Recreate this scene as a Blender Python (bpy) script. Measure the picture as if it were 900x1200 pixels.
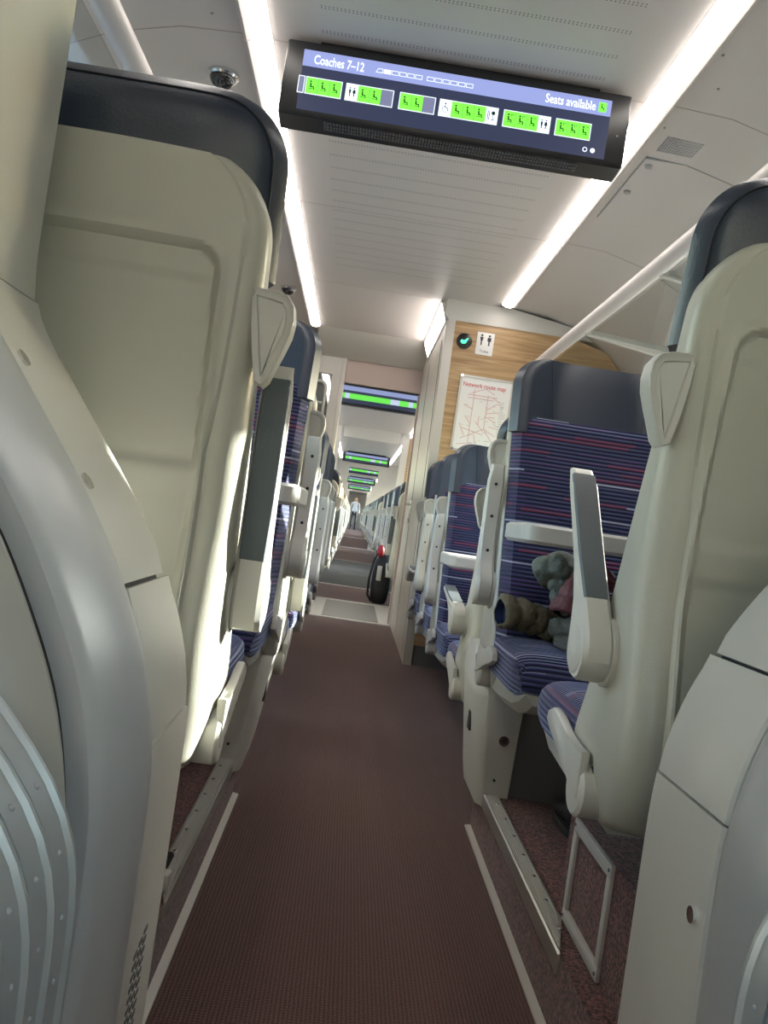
import bpy, bmesh, math, random
from mathutils import Vector, Matrix
for o in list(bpy.data.objects): bpy.data.objects.remove(o)
S = bpy.context.scene
C = S.collection
R = math.radians
random.seed(4)

# ---------------------------------------------------------------- camera, world, sun, exposure
cam_d = bpy.data.cameras.new('camera'); cam = bpy.data.objects.new('camera', cam_d); C.objects.link(cam)
F = 980.0
cam_d.sensor_fit = 'VERTICAL'; cam_d.sensor_height = 36; cam_d.lens = F/1200*36
cam_d.clip_start = .02; cam_d.clip_end = 300
vy = Vector((-37, -3, -F)).normalized()              # the aisle's direction as the camera sees it
up = Vector((math.sin(R(8.5)), math.cos(R(8.5)), 0)); vz = (up - vy*up.dot(vy)).normalized()
vx = vy.cross(vz)
rot = Matrix((vx, vy, vz))                            # rows: world axes in camera coordinates
cam.matrix_world = Matrix.Translation((-.118, 0, .80)) @ rot.to_4x4()
S.camera = cam

w = bpy.data.worlds.new('sky'); S.world = w; w.use_nodes = True
nt = w.node_tree; bg = nt.nodes['Background']
sky = nt.nodes.new('ShaderNodeTexSky'); sky.sky_type = 'NISHITA'; sky.sun_disc = False
sky.sun_elevation = R(24); sky.sun_rotation = R(60); sky.air_density = 1.2
nt.links.new(sky.outputs[0], bg.inputs[0]); bg.inputs[1].default_value = 1.25
sun_d = bpy.data.lights.new('sun', 'SUN'); sun_d.energy = 26; sun_d.angle = R(.6); sun_d.color = (1, .95, .86)
sun = bpy.data.objects.new('sun', sun_d); C.objects.link(sun)
sun.rotation_euler = Vector((-1, -.62, -.42)).to_track_quat('-Z', 'Y').to_euler()
sun.location = (8, 6, 6)
S.view_settings.view_transform = 'Standard'; S.view_settings.look = 'None'
S.view_settings.gamma = 1; S.view_settings.use_curve_mapping = False
S.view_settings.exposure = 0.68

# ---------------------------------------------------------------- materials
def N(nt, t, **kw):
    n = nt.nodes.new(t)
    for k, v in kw.items(): setattr(n, k, v)
    return n
def mat(name, col, rough=.5, metal=0, bump=0, bdist=.001, bscale=200, spec=.5, emit=None, estr=0, var=0, vscale=8, coat=0):
    m = bpy.data.materials.new(name); m.use_nodes = True
    nt = m.node_tree; b = nt.nodes['Principled BSDF']
    b.inputs['Base Color'].default_value = (*col, 1); b.inputs['Roughness'].default_value = rough
    b.inputs['Metallic'].default_value = metal; b.inputs['Specular IOR Level'].default_value = spec
    b.inputs['Coat Weight'].default_value = coat
    if emit: b.inputs['Emission Color'].default_value = (*emit, 1); b.inputs['Emission Strength'].default_value = estr
    tc = N(nt, 'ShaderNodeTexCoord')
    if bump:
        n = N(nt, 'ShaderNodeTexNoise'); n.inputs['Scale'].default_value = bscale; n.inputs['Detail'].default_value = 2
        bp = N(nt, 'ShaderNodeBump'); bp.inputs['Strength'].default_value = bump; bp.inputs['Distance'].default_value = bdist
        nt.links.new(tc.outputs['Object'], n.inputs['Vector']); nt.links.new(n.outputs[0], bp.inputs['Height']); nt.links.new(bp.outputs[0], b.inputs['Normal'])
    if var:
        n = N(nt, 'ShaderNodeTexNoise'); n.inputs['Scale'].default_value = vscale; n.inputs['Detail'].default_value = 4
        mx = N(nt, 'ShaderNodeMix', data_type='RGBA'); mx.inputs['A'].default_value = (*[c*(1-var) for c in col], 1); mx.inputs['B'].default_value = (*[min(1, c*(1+var)) for c in col], 1)
        nt.links.new(tc.outputs['Object'], n.inputs['Vector']); nt.links.new(n.outputs[0], mx.inputs['Factor']); nt.links.new(mx.outputs['Result'], b.inputs['Base Color'])
    return m
def math_n(nt, op, a, b=None, c=None):
    n = N(nt, 'ShaderNodeMath', operation=op)
    for i, v in enumerate((a, b, c)):
        if v is None: continue
        if isinstance(v, (int, float)): n.inputs[i].default_value = v
        else: nt.links.new(v, n.inputs[i])
    return n.outputs[0]
def mixc(nt, f, a, b):
    mx = N(nt, 'ShaderNodeMix', data_type='RGBA')
    for k, v in (('Factor', f), ('A', a), ('B', b)):
        if isinstance(v, tuple): mx.inputs[k].default_value = (*v, 1)
        elif isinstance(v, (int, float)): mx.inputs[k].default_value = v
        else: nt.links.new(v, mx.inputs[k])
    return mx.outputs['Result']

def moquette():
    m = bpy.data.materials.new('moquette'); m.use_nodes = True; nt = m.node_tree; b = nt.nodes['Principled BSDF']
    tc = N(nt, 'ShaderNodeTexCoord'); sx = N(nt, 'ShaderNodeSeparateXYZ'); nt.links.new(tc.outputs['Object'], sx.inputs[0])
    x, y, z = sx.outputs
    ge = N(nt, 'ShaderNodeNewGeometry'); sn_ = N(nt, 'ShaderNodeSeparateXYZ'); nt.links.new(ge.outputs['True Normal'], sn_.inputs[0])
    flat = math_n(nt, 'GREATER_THAN', math_n(nt, 'ABSOLUTE', sn_.outputs[2]), .72)
    h = math_n(nt, 'ADD', math_n(nt, 'MULTIPLY', z, math_n(nt, 'SUBTRACT', 1, flat)), math_n(nt, 'MULTIPLY', y, flat))
    row = math_n(nt, 'FLOOR', math_n(nt, 'MULTIPLY', h, 1/.0105))
    wn = N(nt, 'ShaderNodeTexWhiteNoise', noise_dimensions='1D'); nt.links.new(row, wn.inputs['W'])
    xs = math_n(nt, 'ADD', math_n(nt, 'MULTIPLY', x, 6.0), math_n(nt, 'MULTIPLY', wn.outputs[0], 37))
    cell = math_n(nt, 'FLOOR', xs)
    cv = N(nt, 'ShaderNodeCombineXYZ'); nt.links.new(row, cv.inputs[0]); nt.links.new(cell, cv.inputs[1])
    w2 = N(nt, 'ShaderNodeTexWhiteNoise', noise_dimensions='2D'); nt.links.new(cv.outputs[0], w2.inputs['Vector'])
    v = w2.outputs[0]
    fr = math_n(nt, 'FRACT', math_n(nt, 'MULTIPLY', h, 1/.0105))
    line = math_n(nt, 'LESS_THAN', fr, .42)
    red = math_n(nt, 'MULTIPLY', math_n(nt, 'GREATER_THAN', v, .885), math_n(nt, 'MULTIPLY_ADD', line, .75, .25))
    wht = math_n(nt, 'MULTIPLY', math_n(nt, 'LESS_THAN', v, .075), line)
    pur = math_n(nt, 'MULTIPLY', math_n(nt, 'GREATER_THAN', v, .68), line)
    base = mixc(nt, line, (.005, .006, .024), (.020, .022, .092))
    c1 = mixc(nt, math_n(nt, 'MULTIPLY', pur, .55), base, (.10, .03, .16))
    c2 = mixc(nt, math_n(nt, 'MULTIPLY', red, .75), c1, (.20, .012, .04))
    c3 = mixc(nt, math_n(nt, 'MULTIPLY', wht, .8), c2, (.45, .45, .62))
    nz = N(nt, 'ShaderNodeTexNoise'); nz.inputs['Scale'].default_value = 900; nt.links.new(tc.outputs['Object'], nz.inputs['Vector'])
    c4 = mixc(nt, math_n(nt, 'MULTIPLY', nz.outputs[0], .25), c3, (.03, .035, .10))
    nt.links.new(c4, b.inputs['Base Color'])
    b.inputs['Roughness'].default_value = .95; b.inputs['Sheen Weight'].default_value = .7; b.inputs['Sheen Tint'].default_value = (.55, .65, 1, 1)
    b.inputs['Sheen Roughness'].default_value = .4
    sn = math_n(nt, 'SINE', math_n(nt, 'MULTIPLY', h, 2*math.pi/.0105))
    bp = N(nt, 'ShaderNodeBump'); bp.inputs['Strength'].default_value = .7; bp.inputs['Distance'].default_value = .0022
    nt.links.new(sn, bp.inputs['Height']); nt.links.new(bp.outputs[0], b.inputs['Normal'])
    return m
def carpet(name, ribs=True, lo=(.022, .008, .009), hi=(.25, .115, .09)):
    m = bpy.data.materials.new(name); m.use_nodes = True; nt = m.node_tree; b = nt.nodes['Principled BSDF']
    tc = N(nt, 'ShaderNodeTexCoord'); sx = N(nt, 'ShaderNodeSeparateXYZ'); nt.links.new(tc.outputs['Object'], sx.inputs[0])
    x, y, z = sx.outputs
    nz = N(nt, 'ShaderNodeTexNoise'); nz.inputs['Scale'].default_value = 330 if ribs else 190; nz.inputs['Detail'].default_value = 2
    nt.links.new(tc.outputs['Object'], nz.inputs['Vector'])
    big = N(nt, 'ShaderNodeTexNoise'); big.inputs['Scale'].default_value = 3.5; big.inputs['Detail'].default_value = 3; nt.links.new(tc.outputs['Object'], big.inputs['Vector'])
    cr = N(nt, 'ShaderNodeValToRGB'); cr.color_ramp.elements[0].position = .38; cr.color_ramp.elements[1].position = .68
    nt.links.new(nz.outputs[0], cr.inputs[0]); f = cr.outputs[0]
    if ribs:
        s = math_n(nt, 'SINE', math_n(nt, 'MULTIPLY', x, 2*math.pi/.0072))
        s01 = math_n(nt, 'MULTIPLY_ADD', s, .5, .5)
        s01 = math_n(nt, 'MULTIPLY', s01, math_n(nt, 'MULTIPLY_ADD', math_n(nt, 'SINE', math_n(nt, 'MULTIPLY', y, 2*math.pi/.007)), .22, .78))
        f = math_n(nt, 'ADD', math_n(nt, 'MULTIPLY', f, .45), math_n(nt, 'MULTIPLY', s01, .45))
        hgt = s01
    else: hgt = nz.outputs[0]
    c = mixc(nt, f, lo, hi)
    c = mixc(nt, math_n(nt, 'MULTIPLY', big.outputs[0], .30), c, (.065, .030, .027))
    nt.links.new(c, b.inputs['Base Color']); b.inputs['Roughness'].default_value = .95; b.inputs['Sheen Weight'].default_value = .15
    bp = N(nt, 'ShaderNodeBump'); bp.inputs['Strength'].default_value = .8; bp.inputs['Distance'].default_value = .002
    nt.links.new(hgt, bp.inputs['Height']); nt.links.new(bp.outputs[0], b.inputs['Normal'])
    return m
def ceilmat():
    m = bpy.data.materials.new('ceiling_panel'); m.use_nodes = True; nt = m.node_tree; b = nt.nodes['Principled BSDF']
    tc = N(nt, 'ShaderNodeTexCoord'); sx = N(nt, 'ShaderNodeSeparateXYZ'); nt.links.new(tc.outputs['Object'], sx.inputs[0])
    x, y, z = sx.outputs
    # rows of paired perforations across the ceiling
    yy = math_n(nt, 'FRACT', math_n(nt, 'DIVIDE', y, .112))
    dy = math_n(nt, 'MULTIPLY', math_n(nt, 'ABSOLUTE', math_n(nt, 'SUBTRACT', yy, .5)), .112)
    dy2 = math_n(nt, 'ABSOLUTE', math_n(nt, 'SUBTRACT', dy, .0045))
    xx = math_n(nt, 'FRACT', math_n(nt, 'DIVIDE', x, .0105))
    dx = math_n(nt, 'MULTIPLY', math_n(nt, 'ABSOLUTE', math_n(nt, 'SUBTRACT', xx, .5)), .0105)
    d = math_n(nt, 'SQRT', math_n(nt, 'ADD', math_n(nt, 'POWER', dx, 2), math_n(nt, 'POWER', dy2, 2)))
    dot = math_n(nt, 'LESS_THAN', d, .0022)
    inx = math_n(nt, 'LESS_THAN', math_n(nt, 'ABSOLUTE', x), .40)
    far = math_n(nt, 'LESS_THAN', y, 4.5)
    dot = math_n(nt, 'MULTIPLY', math_n(nt, 'MULTIPLY', dot, inx), far)
    c = mixc(nt, dot, (.66, .61, .58), (.12, .10, .095))
    nt.links.new(c, b.inputs['Base Color']); b.inputs['Roughness'].default_value = .38; b.inputs['Specular IOR Level'].default_value = .5
    return m
def wood():
    m = bpy.data.materials.new('oak_laminate'); m.use_nodes = True; nt = m.node_tree; b = nt.nodes['Principled BSDF']
    tc = N(nt, 'ShaderNodeTexCoord'); mp = N(nt, 'ShaderNodeMapping'); mp.inputs['Scale'].default_value = (2.2, 1, 38)
    nt.links.new(tc.outputs['Object'], mp.inputs[0])
    nz = N(nt, 'ShaderNodeTexNoise'); nz.inputs['Scale'].default_value = 1.6; nz.inputs['Detail'].default_value = 8; nz.inputs['Distortion'].default_value = .6
    nt.links.new(mp.outputs[0], nz.inputs['Vector'])
    cr = N(nt, 'ShaderNodeValToRGB'); e = cr.color_ramp.elements
    e[0].position = .3; e[0].color = (.30, .17, .075, 1); e[1].position = .72; e[1].color = (.56, .38, .20, 1)
    nt.links.new(nz.outputs[0], cr.inputs[0]); nt.links.new(cr.outputs[0], b.inputs['Base Color']); b.inputs['Roughness'].default_value = .45
    return m
def glass(name, tint=(.93, .96, .95), refl=.1):
    m = bpy.data.materials.new(name); m.use_nodes = True; nt = m.node_tree
    for n in list(nt.nodes):
        if n.type != 'OUTPUT_MATERIAL': nt.nodes.remove(n)
    out = [n for n in nt.nodes if n.type == 'OUTPUT_MATERIAL'][0]
    t = N(nt, 'ShaderNodeBsdfTransparent'); t.inputs[0].default_value = (*tint, 1)
    g = N(nt, 'ShaderNodeBsdfGlossy'); g.inputs['Roughness'].default_value = .03
    mx = N(nt, 'ShaderNodeMixShader'); mx.inputs[0].default_value = refl
    nt.links.new(t.outputs[0], mx.inputs[1]); nt.links.new(g.outputs[0], mx.inputs[2]); nt.links.new(mx.outputs[0], out.inputs[0])
    return m
def emis(name, col, s):
    m = bpy.data.materials.new(name); m.use_nodes = True; nt = m.node_tree
    b = nt.nodes['Principled BSDF']; b.inputs['Base Color'].default_value = (0, 0, 0, 1); b.inputs['Specular IOR Level'].default_value = .2
    b.inputs['Emission Color'].default_value = (*col, 1); b.inputs['Emission Strength'].default_value = s
    return m
def map_paper():
    return mat('map_paper', (.78, .76, .74), .4)

M = dict(
 shell=mat('shell_grp', (.415, .41, .35), .36, bump=.25, bscale=420, var=.04),
 shell2=mat('shell_trim', (.49, .485, .445), .34, bump=.12, bscale=420),
 leather=mat('navy_leather', (.018, .028, .050), .34, bump=.35, bscale=260, spec=.6),
 seam=mat('seam_thread', (.006, .009, .016), .7),
 fabric=moquette(), pad=mat('arm_pad', (.085, .105, .115), .5, bump=.5, bscale=350),
 grey=mat('grey_panel', (.115, .118, .120), .5), beam=mat('beam_metal', (.22, .21, .19), .45, .3),
 carpet=carpet('carpet_ribbed'), carpet2=carpet('carpet_speckled', False, (.012, .004, .005), (.27, .105, .09)),
 mat_=carpet('entrance_mat', False, (.012, .016, .016), (.06, .075, .07)),
 alu=mat('aluminium', (.56, .54, .50), .38, .85, bump=.1), alul=mat('light_trim', (.55, .53, .49), .45, .2),
 chrome=mat('chrome', (.75, .75, .75), .15, 1), dark=mat('dark_gap', (.01, .01, .011), .6),
 ceil=ceilmat(), ceilside=mat('ceiling_side', (.64, .59, .56), .40), wall=mat('wall_panel', (.56, .54, .50), .42),
 portal=mat('portal_panel', (.60, .595, .55), .33, bump=.08, bscale=500), tube=mat('portal_tube', (.46, .475, .485), .33, .12, bump=.08, bscale=500),
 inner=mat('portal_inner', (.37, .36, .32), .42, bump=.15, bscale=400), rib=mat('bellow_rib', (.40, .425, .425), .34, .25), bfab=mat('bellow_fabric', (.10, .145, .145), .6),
 wood=wood(), pink=mat('pink_panel', (.50, .40, .36), .45), door=mat('door_panel', (.56, .53, .47), .35),
 glass=glass('pane_glass'), rackglass=glass('rack_glass', (.86, .88, .88), .10), partglass=glass('partition_glass', (.55, .58, .56), .2),
 light=emis('light_diffuser', (1, .93, .87), 9.0), housing=mat('light_housing', (.66, .61, .58), .4),
 black=mat('black_plastic', (.012, .012, .013), .35), screen=emis('screen_dark', (.05, .06, .12), .55), band=emis('screen_band', (.23, .27, .52), 1.0),
 green=emis('screen_green', (.17, .90, .06), 1.1), white=emis('screen_white', (.72, .80, 1), 1.15), lite=emis('screen_outline', (.72, .82, .86), 1.0), sgrey=emis('screen_grey', (.19, .20, .32), .8), ink=emis('screen_ink', (.004, .02, .004), 1),
 dome=mat('dome', (.03, .03, .03), .06, .3, spec=1), paper=map_paper(), red=mat('map_red', (.62, .10, .12), .5), pred=mat('map_pale_red', (.66, .36, .36), .5), ptext=mat('print_dark', (.03, .03, .035), .5), pgrey=mat('print_grey', (.42, .42, .42), .5),
 olive=mat('olive_nylon', (.105, .092, .052), .6, bump=1, bdist=.012, bscale=38, var=.15, vscale=30), sage=mat('sage_nylon', (.13, .145, .115), .6, bump=1, bdist=.012, bscale=38, var=.12, vscale=30), maroon=mat('maroon_nylon', (.17, .055, .06), .65, bump=1, bdist=.012, bscale=38, var=.12, vscale=30), blue_l=mat('lining_blue', (.01, .03, .09), .7),
 skin=mat('skin', (.55, .33, .24), .5), shirt=mat('shirt', (.45, .50, .62), .8), trousers=mat('trousers', (.02, .02, .03), .8), hair=mat('hair', (.05, .03, .02), .7),
 bag=mat('bag_nylon', (.008, .008, .010), .6, bump=.4), bagred=mat('bag_red', (.35, .01, .02), .5), lampgreen=emis('lamp_green', (.05, .9, .35), 2.5), rubber=mat('rubber', (.02, .02, .02), .7), velcro=mat('velcro', (.008, .008, .008), .95, bump=1, bscale=150), ground=mat('ballast', (.27, .26, .23), .9, var=.4, vscale=.6),
)

# ---------------------------------------------------------------- helpers
class MB:
    def __init__(s): s.bm = bmesh.new(); s.mats = []; s.cur = 0
    def mat(s, m):
        if m not in s.mats: s.mats.append(m)
        s.cur = s.mats.index(m); return s
    def _f(s, vs):
        try: f = s.bm.faces.new(vs); f.material_index = s.cur; return f
        except ValueError: return None
    def box(s, x0, x1, y0, y1, z0, z1, bev=0, seg=2):
        x0, x1 = sorted((x0, x1)); y0, y1 = sorted((y0, y1)); z0, z1 = sorted((z0, z1))
        vs = [s.bm.verts.new(p) for p in ((x0,y0,z0),(x1,y0,z0),(x1,y1,z0),(x0,y1,z0),(x0,y0,z1),(x1,y0,z1),(x1,y1,z1),(x0,y1,z1))]
        fs = [s._f([vs[i] for i in q]) for q in ((3,2,1,0),(4,5,6,7),(0,1,5,4),(1,2,6,5),(2,3,7,6),(3,0,4,7))]
        if bev:
            es = list({e for f in fs for e in f.edges})
            r = bmesh.ops.bevel(s.bm, geom=es, offset=bev, segments=seg, affect='EDGES', profile=.5)
            for f in r['faces']: f.material_index = s.cur
        return s
    def loft(s, rings, cap0=True, cap1=True, closed=True):
        V = [[s.bm.verts.new(p) for p in r] for r in rings]
        n = len(rings[0])
        for a, b in zip(V, V[1:]):
            for i in range(n if closed else n-1):
                j = (i+1) % n; s._f([a[i], a[j], b[j], b[i]])
        if closed and cap0: s._f(V[0][::-1])
        if closed and cap1: s._f(V[-1])
        return s
    def prism(s, pts, axis, a0, a1, bev=0, seg=2):
        """pts: 2D outline; axis x: pts=(y,z); y: (x,z); z: (x,y)"""
        def P(p, a): return {'x': (a, p[0], p[1]), 'y': (p[0], a, p[1]), 'z': (p[0], p[1], a)}[axis]
        A = [s.bm.verts.new(P(p, a0)) for p in pts]; B = [s.bm.verts.new(P(p, a1)) for p in pts]
        n = len(pts); fs = []
        for i in range(n): fs.append(s._f([A[i], A[(i+1) % n], B[(i+1) % n], B[i]]))
        c = [s._f(A[::-1]), s._f(B)]
        if bev:
            es = list({e for f in c if f for e in f.edges})
            r = bmesh.ops.bevel(s.bm, geom=es, offset=bev, segments=seg, affect='EDGES', profile=.5)
            for f in r['faces']: f.material_index = s.cur
        return s
    def tube(s, path, r, n=12, cap=True):
        path = [Vector(p) for p in path]; rs = r if isinstance(r, (list, tuple)) else [r]*len(path)
        rings = []; prev = None
        for i, p in enumerate(path):
            t = (path[min(i+1, len(path)-1)] - path[max(i-1, 0)]).normalized()
            if prev is None: a = t.orthogonal().normalized()
            else: a = (prev - t*prev.dot(t)).normalized()
            prev = a; b = t.cross(a)
            rings.append([p + (a*math.cos(2*math.pi*k/n) + b*math.sin(2*math.pi*k/n))*rs[i] for k in range(n)])
        return s.loft(rings, cap, cap)
    def disc(s, c, r, axis='y', depth=.002, n=20):
        c = Vector(c); d = {'x': Vector((1,0,0)), 'y': Vector((0,1,0)), 'z': Vector((0,0,1))}[axis]*depth/2
        return s.tube([c-d, c+d], r, n)
    def ball(s, c, rx, ry, rz, n=16):
        r = bmesh.ops.create_uvsphere(s.bm, u_segments=n, v_segments=max(6, n*2//3), radius=1)
        for v in r['verts']: v.co = Vector((c[0]+v.co.x*rx, c[1]+v.co.y*ry, c[2]+v.co.z*rz))
        for f in {f for v in r['verts'] for f in v.link_faces}: f.material_index = s.cur
        return s
    def build(s, name, m=None, parent=None, world=False, loc=None, sharp=35, sub=0):
        bm = s.bm
        bmesh.ops.recalc_face_normals(bm, faces=bm.faces)
        for f in bm.faces: f.smooth = True
        for e in bm.edges:
            if len(e.link_faces) == 2 and e.calc_face_angle(0) > R(sharp): e.smooth = False
        off = Vector((0,0,0))
        if world and parent is not None: off = parent.location.copy()
        if loc is not None: off = Vector(loc) if not world else Vector(loc)
        if off.length: bmesh.ops.translate(bm, verts=bm.verts, vec=-off)
        me = bpy.data.meshes.new(name); bm.to_mesh(me); bm.free()
        for mm in (s.mats or [m]): me.materials.append(mm)
        o = bpy.data.objects.new(name, me); C.objects.link(o)
        if parent is not None: o.parent = parent
        if loc is not None: o.location = Vector(loc) - (parent.location if (world and parent is not None) else Vector((0,0,0)))
        if sub:
            md = o.modifiers.new('sub', 'SUBSURF'); md.levels = md.render_levels = sub
        return o
def tag(o, label, cat, group=None):
    o['label'] = label; o['category'] = cat
    if group: o['group'] = group
    return o
def thing(name, label, cat, loc=(0,0,0), rotz=0, group=None):
    o = bpy.data.objects.new(name, None); C.objects.link(o); o.location = loc; o.rotation_euler = (0, 0, rotz)
    o.empty_display_size = .05
    return tag(o, label, cat, group)
def struct(o): o['kind'] = 'structure'; return o
def copy_tree(o, parent=None):
    c = o.copy(); C.objects.link(c)
    if parent is not None: c.parent = parent
    for ch in list(o.children): copy_tree(ch, c)
    return c
def lin_tab(tab, t):
    if t <= tab[0][0]: return tab[0][1]
    for (a, va), (b, vb) in zip(tab, tab[1:]):
        if t <= b: return va + (vb-va)*(t-a)/(b-a)
    return tab[-1][1]
def lerp_tab(tab, t):
    """the table smoothed by a running mean, tighter near its ends"""
    w_ = min(.05, max(.006, (t-tab[0][0])*.9), max(.006, (tab[-1][0]-t)*.9))
    return sum(lin_tab(tab, t+w_*k/6)*(7-abs(k)) for k in range(-6, 7))/49
def text(body, size, m, parent, loc, rot=(math.pi/2, 0, 0), align='LEFT', name='lettering', ext=.0006, bold=0):
    cu = bpy.data.curves.new('t', 'FONT'); cu.body = body; cu.size = size; cu.align_x = align; cu.extrude = ext; cu.offset = bold; cu.resolution_u = 3
    to = bpy.data.objects.new('t', cu); C.objects.link(to)
    bpy.context.view_layer.update()
    me = bpy.data.meshes.new_from_object(to.evaluated_get(bpy.context.evaluated_depsgraph_get()))
    bpy.data.objects.remove(to)
    me.materials.clear(); me.materials.append(m)
    o = bpy.data.objects.new(name, me); C.objects.link(o); o.parent = parent
    o.location = Vector(loc) - parent.location; o.rotation_euler = rot
    return o
ORD = ['first','second','third','fourth','fifth','sixth','seventh','eighth','ninth','tenth','eleventh','twelfth','thirteenth','fourteenth','fifteenth','sixteenth','seventeenth','eighteenth','nineteenth','twentieth','twenty-first','twenty-second','twenty-third','twenty-fourth','twenty-fifth','twenty-sixth','twenty-seventh','twenty-eighth','twenty-ninth','thirtieth']
PL = .13          # height of the carpeted plinth under the nearest seats
ZC = 2.10         # ceiling
END = 50.0
BK = -2.8         # end of the coach behind the camera
WX = 1.38

# ---------------------------------------------------------------- setting
struct(MB().mat(M['carpet']).box(-1.45, 1.45, BK, 6.35, -.05, 0).box(-1.45, 1.45, 7.7, END, -.05, 0)
       .mat(M['alul']).box(-1.45, 1.45, 6.35, 7.7, -.05, 0).build('floor', world=True))
struct(MB().mat(M['ceil']).box(-.538, .538, BK, END, ZC, ZC+.04).build('ceiling'))
for s in (-1, 1):
    b = MB().mat(M['ceilside'])
    prof = [(.62, 2.105), (.80, 2.095), (.98, 2.05), (1.15, 1.97), (1.28, 1.86), (1.38, 1.70), (1.45, 1.70), (1.45, 2.14), (.538, 2.14), (.538, 2.125), (.62, 2.125)]
    b.prism([(s*x, z) for x, z in prof], 'y', BK, END)
    struct(b.build('ceiling', sharp=50))
FARW = [(7.2+1.95*k, 7.2+1.95*k+1.45) for k in range(21)]
WINS = {1: [(-2.5, -.30), (2.00, 2.70), (3.05, 4.45)] + FARW, -1: [(-2.5, -.30), (1.15, 2.75), (3.05, 4.45)] + FARW}  # unseen rear windows added for light; second right opening sized to steer the sun
for s, nm in ((-1, 'wall_left'), (1, 'wall_right')):
    b = MB().mat(M['wall'])
    a = [WX*s, (WX+.08)*s]
    b.box(*a, BK, END, 0, .92); b.box(*a, BK, END, 1.62, 1.75)
    y = BK
    for (p, q) in WINS[s]: b.box(*a, y, p, .92, 1.62); y = q
    b.box(*a, y, END, .92, 1.62)
    struct(b.build(nm))
struct(MB().mat(M['wall']).box(-1.46, 1.46, BK-.04, BK, -.05, 2.2).build('wall_back'))
struct(MB().mat(M['wall']).box(-1.46, 1.46, END, END+.04, -.05, 2.2).build('wall_front'))
k = 0
for s in (-1, 1):
    for (p, q) in WINS[s]:
        k += 1
        b = MB().mat(M['alul'])
        x0, x1 = s*(WX-.012), s*(WX+.05)
        b.box(x0, x1, p, q, .92, .945); b.box(x0, x1, p, q, 1.595, 1.62); b.box(x0, x1, p, p+.025, .945, 1.595); b.box(x0, x1, q-.025, q, .945, 1.595)
        f = b.build('window_%d' % k); struct(f)
        MB().box(s*(WX+.028), s*(WX+.034), p+.02, q-.02, .94, 1.60).build('pane', M['glass'], f)
struct(tag(MB().mat(M['ground']).box(-120, 120, -60, 160, -1.3, -1.2).build('trackside_ground'), 'ballast and verge outside the windows, lightened to bounce sun indoors', 'ground'))  # ground colour raised so sunlight bounces up onto the ceiling

# ceiling seams, kept as thin real grooves' trim
b = MB().mat(M['pink'])
for y in (1.16, 2.38, 3.60, 4.80): b.box(-.536, .536, y-.0015, y+.0015, ZC-.0008, ZC+.002)
for s in (-1, 1):
    for y in (1.16, 2.38, 3.60): b.prism([(s*.625, 2.1035), (s*.80, 2.0938), (s*.98, 2.0488), (s*1.15, 1.9688), (s*1.15, 1.974), (s*.98, 2.054), (s*.80, 2.099), (s*.625, 2.108)], 'y', y-.0015, y+.0015)
struct(b.build('trim_1'))

# light strips: one fitting per segment
YJ = [(-2.7, -1.3), (-1.28, -.06), (-.06, 1.16), (1.16, 2.38), (2.38, 3.60), (3.60, 4.68)]
YL = YJ[:-1] + [(3.60, 4.80), (4.80, 5.95)]
far = [(6.6, 9.4), (9.4, 12.3), (12.6, 16), (16, 19.6), (20.2, 25), (25, 30), (30.4, 38), (38, 46)]
def light_strip(s, y0, y1, label, group):
    t = thing('ceiling_light', label, 'light', (s*.578, (y0+y1)/2, ZC), group=group)
    g = .003
    xs = [s*x for x in (.538, .546, .600, .612, .620)]
    h = MB().mat(M['housing'])
    h.prism([(s*.538, 2.126), (s*.538, 2.099), (s*.5425, 2.099), (s*.5430, 2.110), (s*.600, 2.108), (s*.602, 2.088), (s*.612, 2.084), (s*.622, 2.09), (s*.622, 2.126)], 'y', y0+g, y1-g)
    h.box(s*.54, s*.61, y1-g-.004, y1-g, 2.088, 2.12)
    h.build('housing', None, t, True)
    MB().prism([(s*.5435, 2.099), (s*.549, 2.088), (s*.565, 2.081), (s*.588, 2.080), (s*.6010, 2.086), (s*.6015, 2.108), (s*.5435, 2.108)], 'y', y0+g, y1-g-.004).build('diffuser', M['light'], t, True)
nm_s = {-1: 'left', 1: 'right'}
WL = ['furthest behind the camera', 'behind the camera', 'over the gangway', 'just before the information display', 'just beyond the information display', 'ending at the toilet cubicle', 'ending at the slanted header']
for i, (a, c) in enumerate(YL): light_strip(-1, a, c, 'white strip light along the left ceiling edge, %s' % (WL[i] if i < 5 else ('beside the toilet cubicle' if i == 5 else WL[6])), 'strip lights of the near saloon')
for i, (a, c) in enumerate(YJ): light_strip(1, a, c, 'white strip light along the right ceiling edge, %s' % WL[i], 'strip lights of the near saloon')
for i, (a, c) in enumerate(far):
    for s in (-1, 1): light_strip(s, a, c, 'far strip light on the %s, %s one beyond the doorway' % (nm_s[s], ORD[i]), 'strip lights beyond the doorway')

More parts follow.
